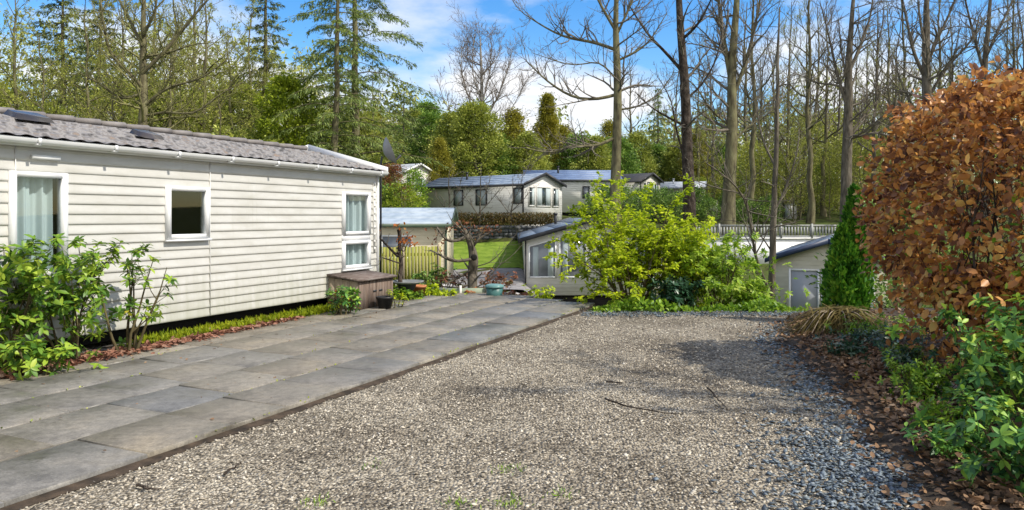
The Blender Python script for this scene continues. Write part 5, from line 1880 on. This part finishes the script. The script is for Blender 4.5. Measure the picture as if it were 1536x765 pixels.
# lime green shrub in the middle
rng = np.random.default_rng(140)
lm = thing('lime_shrub', 'bright lime green feathery shrub at the end of the gravel', 'shrub', (2.42, 14.65, gz(2.42, 14.65)))
ms, ml = MB(), MB()
out, tips = [], []
for i in range(22):
    az = i * 2.4 + rng.uniform(-.3, .3)
    rr = rng.uniform(.15, 1)
    tall = 1.0 if abs(math.cos(az) + .35) < .7 else .8
    d = np.array((math.cos(az) * rr * (.85 if math.cos(az) > 0 else .62), math.sin(az) * rr * .55, .9))
    L = rng.uniform(1.5, 2.35) * (1.32 - .42 * rr) * (1 - .12 * max(0, math.cos(az)))
    limb(rng, (math.cos(az) * .12, math.sin(az) * .12, -.05), d, L, .022, 0, 2, out, -.12, .13, (4.2, 4.0, 4), (.5, 1.05), .004, tips)
for P_, R_, ns, lev in out:
    ms.tube(P_, R_, 5 if lev == 0 else 3)
LP, LD = [], []
for P_, R_, ns, lev in out:
    if lev == 0:
        continue
    k = 34 if lev == 1 else 22
    t = rng.uniform(.15, 1.05, k) * (len(P_) - 1)
    j = np.minimum(t.astype(int), len(P_) - 2)
    Q = P_[j] + (P_[j + 1] - P_[j]) * (t - j)[:, None]
    T_ = norm(P_[j + 1] - P_[j])
    side = norm(np.cross(T_, (0, 0, 1.0)))
    LP.append(Q + rng.normal(0, .015, Q.shape))
    LD.append(T_ * .5 + side * rng.choice((-1, 1), (k, 1)) * .8 + rng.normal(0, .3, Q.shape) + (0, 0, -.2))
LP, LD = np.concatenate(LP), np.concatenate(LD)
leaves(ml, LP, LD, .095, rng, LEAF_SMALL, jitter=.4)
ms.build('stems', M['stem'], lm, smooth=True)
ml.build('foliage', M['acer'], lm)

gC = 'shrubs along the far end of the gravel'
rosette_shrub('glossy_shrub', 'broad glossy light green shrub right of the lime green one', (4.0, 14.35, gz(4.0, 14.35)), 141, 17, .95, 1.5, 'shrublime', 9, .10, 2, dens=(3.8, 3.6, 4), fill=260, group=gC, up=.2)
rosette_shrub('glossy_shrub', 'lower glossy shrub sloping down towards the beige caravan', (4.62, 14.1, gz(4.62, 14.1)), 142, 11, .34, .72, 'shrublime', 9, .09, 2, dens=(3.6, 3.6, 4), fill=110, group=gC, up=.2)
rosette_shrub('rhododendron', 'dark blue green shrub in front of the lime green one', (3.05, 13.65, gz(3.05, 13.65)), 143, 9, .38, .62, 'bluegreen', 9, .12, 2, dens=(3.4, 3.4, 4), fill=60, group=gC)
rosette_shrub('glossy_shrub', 'bright low shrub filling between lime shrub and glossy shrub', (3.45, 14.9, gz(3.45, 14.9)), 144, 14, .75, 1.75, 'acer', 9, .095, 2, dens=(3.6, 3.6, 4), fill=220, group=gC, up=.2)
rng = np.random.default_rng(150)
N = 2600
x = rng.uniform(1.5, 5.3, N)
y = 13.45 + rng.normal(0, .22, N) + .1 * np.sin(x * 4)
h = rng.uniform(0, 1, N) ** 1.4 * (.06 + .17 * np.maximum(0, np.sin(x * 2.9 + 1)) + .05 * np.sin(x * 7))
P = np.stack([x, y, ground(x, y) + h], -1)
mb = MB()
leaves(mb, P, rand_dir(rng, N) + (0, 0, .5), .085, rng, LEAF_OVAL)
tag(mb.build('low_greenery', M['shrubgreen']), 'low bright green plants along the far edge of the gravel', 'ground cover', kind='stuff')


# pollarded small trees past the patio
def leaf_tufts(root, pts, seed, m, n=26, size=.075, spread=.12):
    r_ = np.random.default_rng(seed)
    ml = MB()
    loc = np.array(root.location)
    for p in pts:
        P = p - loc + r_.normal(0, spread, (n, 3)) * (1, 1, .7)
        leaves(ml, P, rand_dir(r_, n) + (0, 0, .2), size, r_, LEAF_OVAL)
    ml.build('young_leaves', M[m], root)


t_ = traced_tree('pollard_tree', 'twisted dark little tree with orange leaf tufts right of the wooden box', 14.9,
                 [(606, 468, .055), (603, 440, .05), (597, 415, .045), (600, 395, .04), (594, 378, .04), (596, 362, .035), (594, 345, .045)],
                 [([(597, 385), (580, 368), (568, 355), (563, 345), (562, 340)], .028), ([(600, 395), (585, 390), (572, 386), (560, 380)], .018), ([(596, 380), (606, 368), (612, 352)], .026), ([(595, 372), (607, 378), (610, 366)], .015)],
                 161, 'bark_dark', 'twig', maxlev=2, dens=(1.5, 2, 2), extra=3, lens=.5, rmin=.005, depth=.15, cat='small tree')
leaf_tufts(t_, [at(596, 340, 14.9), at(603, 362, 14.9), at(612, 362, 14.85), at(618, 366, 14.9), at(608, 356, 14.8), at(562, 345, 14.9)], 1, 'orangeleaf', 15, .07, .07)
t2_ = traced_tree('pollard_tree', 'gnarled grey pollard tree with a black knot hole in front of the lawn', 16.8,
                  [(712, 470, .13), (709, 440, .12), (708, 410, .115), (711, 388, .12), (708, 372, .085), (703, 360, .06), (697, 345, .05)],
                  [([(712, 388), (690, 392), (675, 392), (660, 382), (645, 375)], .045), ([(708, 372), (718, 358), (732, 350), (745, 345)], .035), ([(700, 355), (684, 362), (670, 362), (660, 348), (655, 340)], .05), ([(706, 365), (694, 342), (692, 338)], .04), ([(709, 425), (690, 432), (665, 430), (650, 428)], .03), ([(710, 432), (725, 428), (745, 400), (768, 385), (785, 365)], .018), ([(706, 405), (690, 415), (672, 425), (655, 425)], .03), ([(711, 400), (735, 395), (760, 370), (775, 350)], .014)],
                  162, 'bark', 'twig', maxlev=2, dens=(1.8, 2, 2), extra=5, lens=.7, rmin=.005, depth=.15, cat='small tree')
leaf_tufts(t2_, [at(x_, y_, 16.8) for x_, y_ in ((655, 352), (662, 365), (700, 338), (690, 335), (715, 340), (730, 345), (742, 345), (680, 345), (720, 348))], 2, 'redleaf', 16, .075, .1)
mb = MB()
q = at(711, 386, 16.66) - np.array(t2_.location)
mb.lathe([(.001, .0), (.06, .0), (.075, .02), (.06, .04), (.001, .03)], 14)
kn = mb.build('knot_hole', M['dark'], t2_)
kn.location = tuple(q)
kn.rotation_euler = (PI / 2, 0, 0)

# small plants in the bed past the patio
gB = 'small plants in the bed beyond the patio'
for px, Y, h_, sp_, lm_, sz, lb in ((655, 17.5, .7, .28, 'midgreen', .09, 'leafy green shrub at the right end of the green fence'), (640, 16.2, .35, .25, 'acer', .08, 'yellow green low plant right of the terracotta pot'), (668, 15.4, .28, .26, 'acer', .07, 'low lime plant before the green timber edging'), (700, 16.0, .3, .2, 'orangeleaf', .06, 'orange leaved low plant at the foot of the pollard tree'), (680, 17.0, .62, .3, 'redleaf', .075, 'russet shrub left of the pollard trunk'), (592, 14.6, .30, .22, 'shrubgreen', .08, 'light green plant between the wooden box and the urn'),
                                    (616, 14.7, .22, .2, 'rhodo', .07, 'dark low plant under the urn'), (735, 17.2, .5, .25, 'redleaf', .07, 'brown leaved shrub behind the teal bin'), (757, 15.5, .2, .22, 'bracken', .08, 'brownish low plant right of the teal bin'), (776, 15.6, .25, .25, 'redleaf', .07, 'pinkish low plant before the lodge corner'), (630, 18.2, .55, .2, 'midgreen', .07, 'green climber on the near side of the green fence'), (748, 21, .9, .4, 'redleaf', .09, 'tan leaved shrub beside the road left of the lodge'), (808, 19, .55, .3, 'acer', .09, 'bright tuft under the left end of the lodge')):
    rosette_shrub('bed_plant', lb, gp(px, Y), int(px) + 7, 9, sp_, h_, lm_, 7, sz, 1, dens=(5, 4), fill=24, group=gB, stem_r=.006, tpl=LEAF_OVAL)

# clipped hedge on the retaining wall, colourful shrubs, bare saplings
rng = np.random.default_rng(170)
ch = thing('clipped_hedge', 'clipped brown and green hedge below the bay fronted caravan', 'hedge', (-1.2, 40.2, gz(-1.2, 40.2)))
mb = MB()
N = 9000
P = np.stack([rng.uniform(-3.3, 3.6, N), rng.normal(0, .25, N), rng.uniform(0, .62, N) + .05 * np.sin(rng.uniform(0, 9, N))], -1)
leaves(mb, P, rand_dir(rng, N) + (0, 0, .3), .11, rng)
mb.build('foliage', mat_leaf('hedge_leaf', [(.06, .06, .015), (.13, .12, .03), (.22, .13, .04), (.26, .22, .06)], .25, clump=1.2), ch)
ms = MB()
for x in np.arange(-3.1, 3.6, .35):
    ms.tube([(x, 0, -.1), (x + .05, 0, .5)], [.03, .01], 5)
ms.build('stems', M['stem'], ch)
put(crown_tree('ornamental_shrub', 171, 2.6, 'yellow green rounded shrub behind the pale blue caravan roof', [(0, .9), (.4, 1.25), (.8, .9), (1, .3)], 'olive_bright', 150, 26, .13, .3, base=.02, cat='shrub', r0=.06, group='colourful shrubs behind the pale blue roof'), 602, 36, 0, 1, .4)
put(crown_tree('ornamental_shrub', 172, 3.3, 'red brown shrub at the corner of the near caravan', [(0, .5), (.5, .8), (1, .2)], 'redleaf', 100, 24, .12, .3, base=.3, cat='shrub', r0=.05, group='colourful shrubs behind the pale blue roof'), 588, 38, 0, 1, .4)
put(crown_tree('ornamental_shrub', 173, 2.4, 'dark green shrub partly behind the near caravan corner', [(0, .9), (.4, 1.2), (1, .3)], 'midgreen', 120, 24, .13, .3, base=.02, cat='shrub', r0=.05, group='colourful shrubs behind the pale blue roof'), 570, 36.5, 0, 1, .3)
put(crown_tree('ornamental_shrub', 174, 2.9, 'green shrub against the left end of the bay fronted caravan', [(0, .5), (.5, .8), (1, .2)], 'shrubgreen', 100, 22, .12, .3, base=.02, cat='shrub', r0=.05, group='colourful shrubs behind the pale blue roof'), 622, 39, 0, 1, .4)
for px, tr, lb, sd_ in ((676, [(676, 345, .05), (675, 310, .04), (673, 280, .03), (674, 255, .012)], 'bare sapling against the left side window of the white caravan', 181), (719, [(719, 345, .05), (720, 310, .04), (721, 270, .025), (722, 245, .012)], 'bare sapling in front of the middle window of the white caravan', 182), (767, [(767, 345, .055), (766, 320, .045), (770, 300, .03), (768, 268, .012)], 'dark many branched sapling left of the bay front', 183)):
    traced_tree('bare_sapling', lb, 39.9, tr, [([(tr[1][0], 318), (px + 18, 300), (px + 32, 282)], .03), ([(px, 325), (px - 14, 305), (px - 26, 290)], .03), ([(px, 305), (px + 12, 285), (px + 18, 262)], .025)], sd_, 'bark', 'twig', maxlev=2, extra=6, lens=1.1, rmin=.010, depth=.2, group='bare saplings in the hedge by the white caravan', cat='sapling')
protoH = crown_tree('hillside_shrub', 175, 1.9, 'scrubby shrub on the bank below the far grey and pink caravans', [(0, .9), (.4, 1.2), (1, .3)], 'midgreen', 110, 22, .14, .32, base=.02, cat='shrub', r0=.05, group='scrub on the bank below the far caravans')
put(protoH, 1000, 56)
for px, Y, sc in ((965, 54, 1.0), (1022, 55, .9), (1045, 52, 1.1), (1062, 50, .8), (935, 52, 1.1), (905, 48, 1.2), (1090, 52, .9), (985, 50, 1.1), (1015, 49, 1.0), (1120, 49, .8), (1150, 49, .9)):
    dput(protoH, px, Y, rw.uniform(0, 6), sc)

# hedge hiding the ground right of the beige caravan
put(crown_tree('evergreen_shrub', 176, 3.2, 'bushy evergreen in the gap right of the small conifer', [(0, 1.1), (.4, 1.5), (1, .5)], 'midgreen', 200, 24, .13, .35, base=.02, cat='shrub', r0=.06), 1345, 17.5)

# weeds and twigs on the gravel
rng = np.random.default_rng(190)
mb = MB()
for px, py, n_ in ((763, 708, 40), (765, 758, 60), (690, 760, 40), (470, 758, 40), (840, 745, 26), (560, 700, 16)):
    Y = CAMH * F / (py - HZ)
    q = np.stack([rng.normal((px - CX) * Y / F, .05, n_), rng.normal(Y, .05, n_), np.full(n_, .01)], -1)
    leaves(mb, q, rng.normal(0, .5, (n_, 3)) + (0, 0, .8), .035, rng, LEAF_THIN)
tag(mb.build('weeds', M['shrubgreen']), 'small weed tufts growing through the gravel', 'weeds', kind='stuff')
for k, (pts, lb) in enumerate(((((1062, 582), (1075, 595), (1088, 610)), 'short dark twig lying on the gravel near the slate'), (((905, 598), (950, 612), (1015, 622)), 'long thin twig lying across the middle of the gravel'), (((910, 572), (935, 574)), 'tiny dark stick on the middle of the gravel'), (((335, 712), (348, 702), (360, 693)), 'short twig on the gravel beside the patio edge'), (((205, 728), (225, 733), (240, 733)), 'thin curved twig on the gravel close to the patio'))):
    P = []
    for px, py in pts:
        Y = (CAMH - .03) * F / (py - HZ)
        P.append(((px - CX) * Y / F, Y, .03))
    P = spline(P, 10)
    P[:, :2] += rng.normal(0, .008, (10, 2))
    o0 = P[0].copy()
    mb = MB()
    mb.tube(P - o0, np.linspace(.010, .004, 10), 5, True)
    j = P[5] - o0
    mb.tube([j, j + rng.normal(0, .05, 3) * (1, 1, .1) + (0, 0, .008)], [.005, .002], 4)
    tw = mb.build('fallen_twig', M['bark_dark'])
    tw.location = tuple(o0)
    tag(tw, lb, 'twig', 'twigs fallen on the gravel')
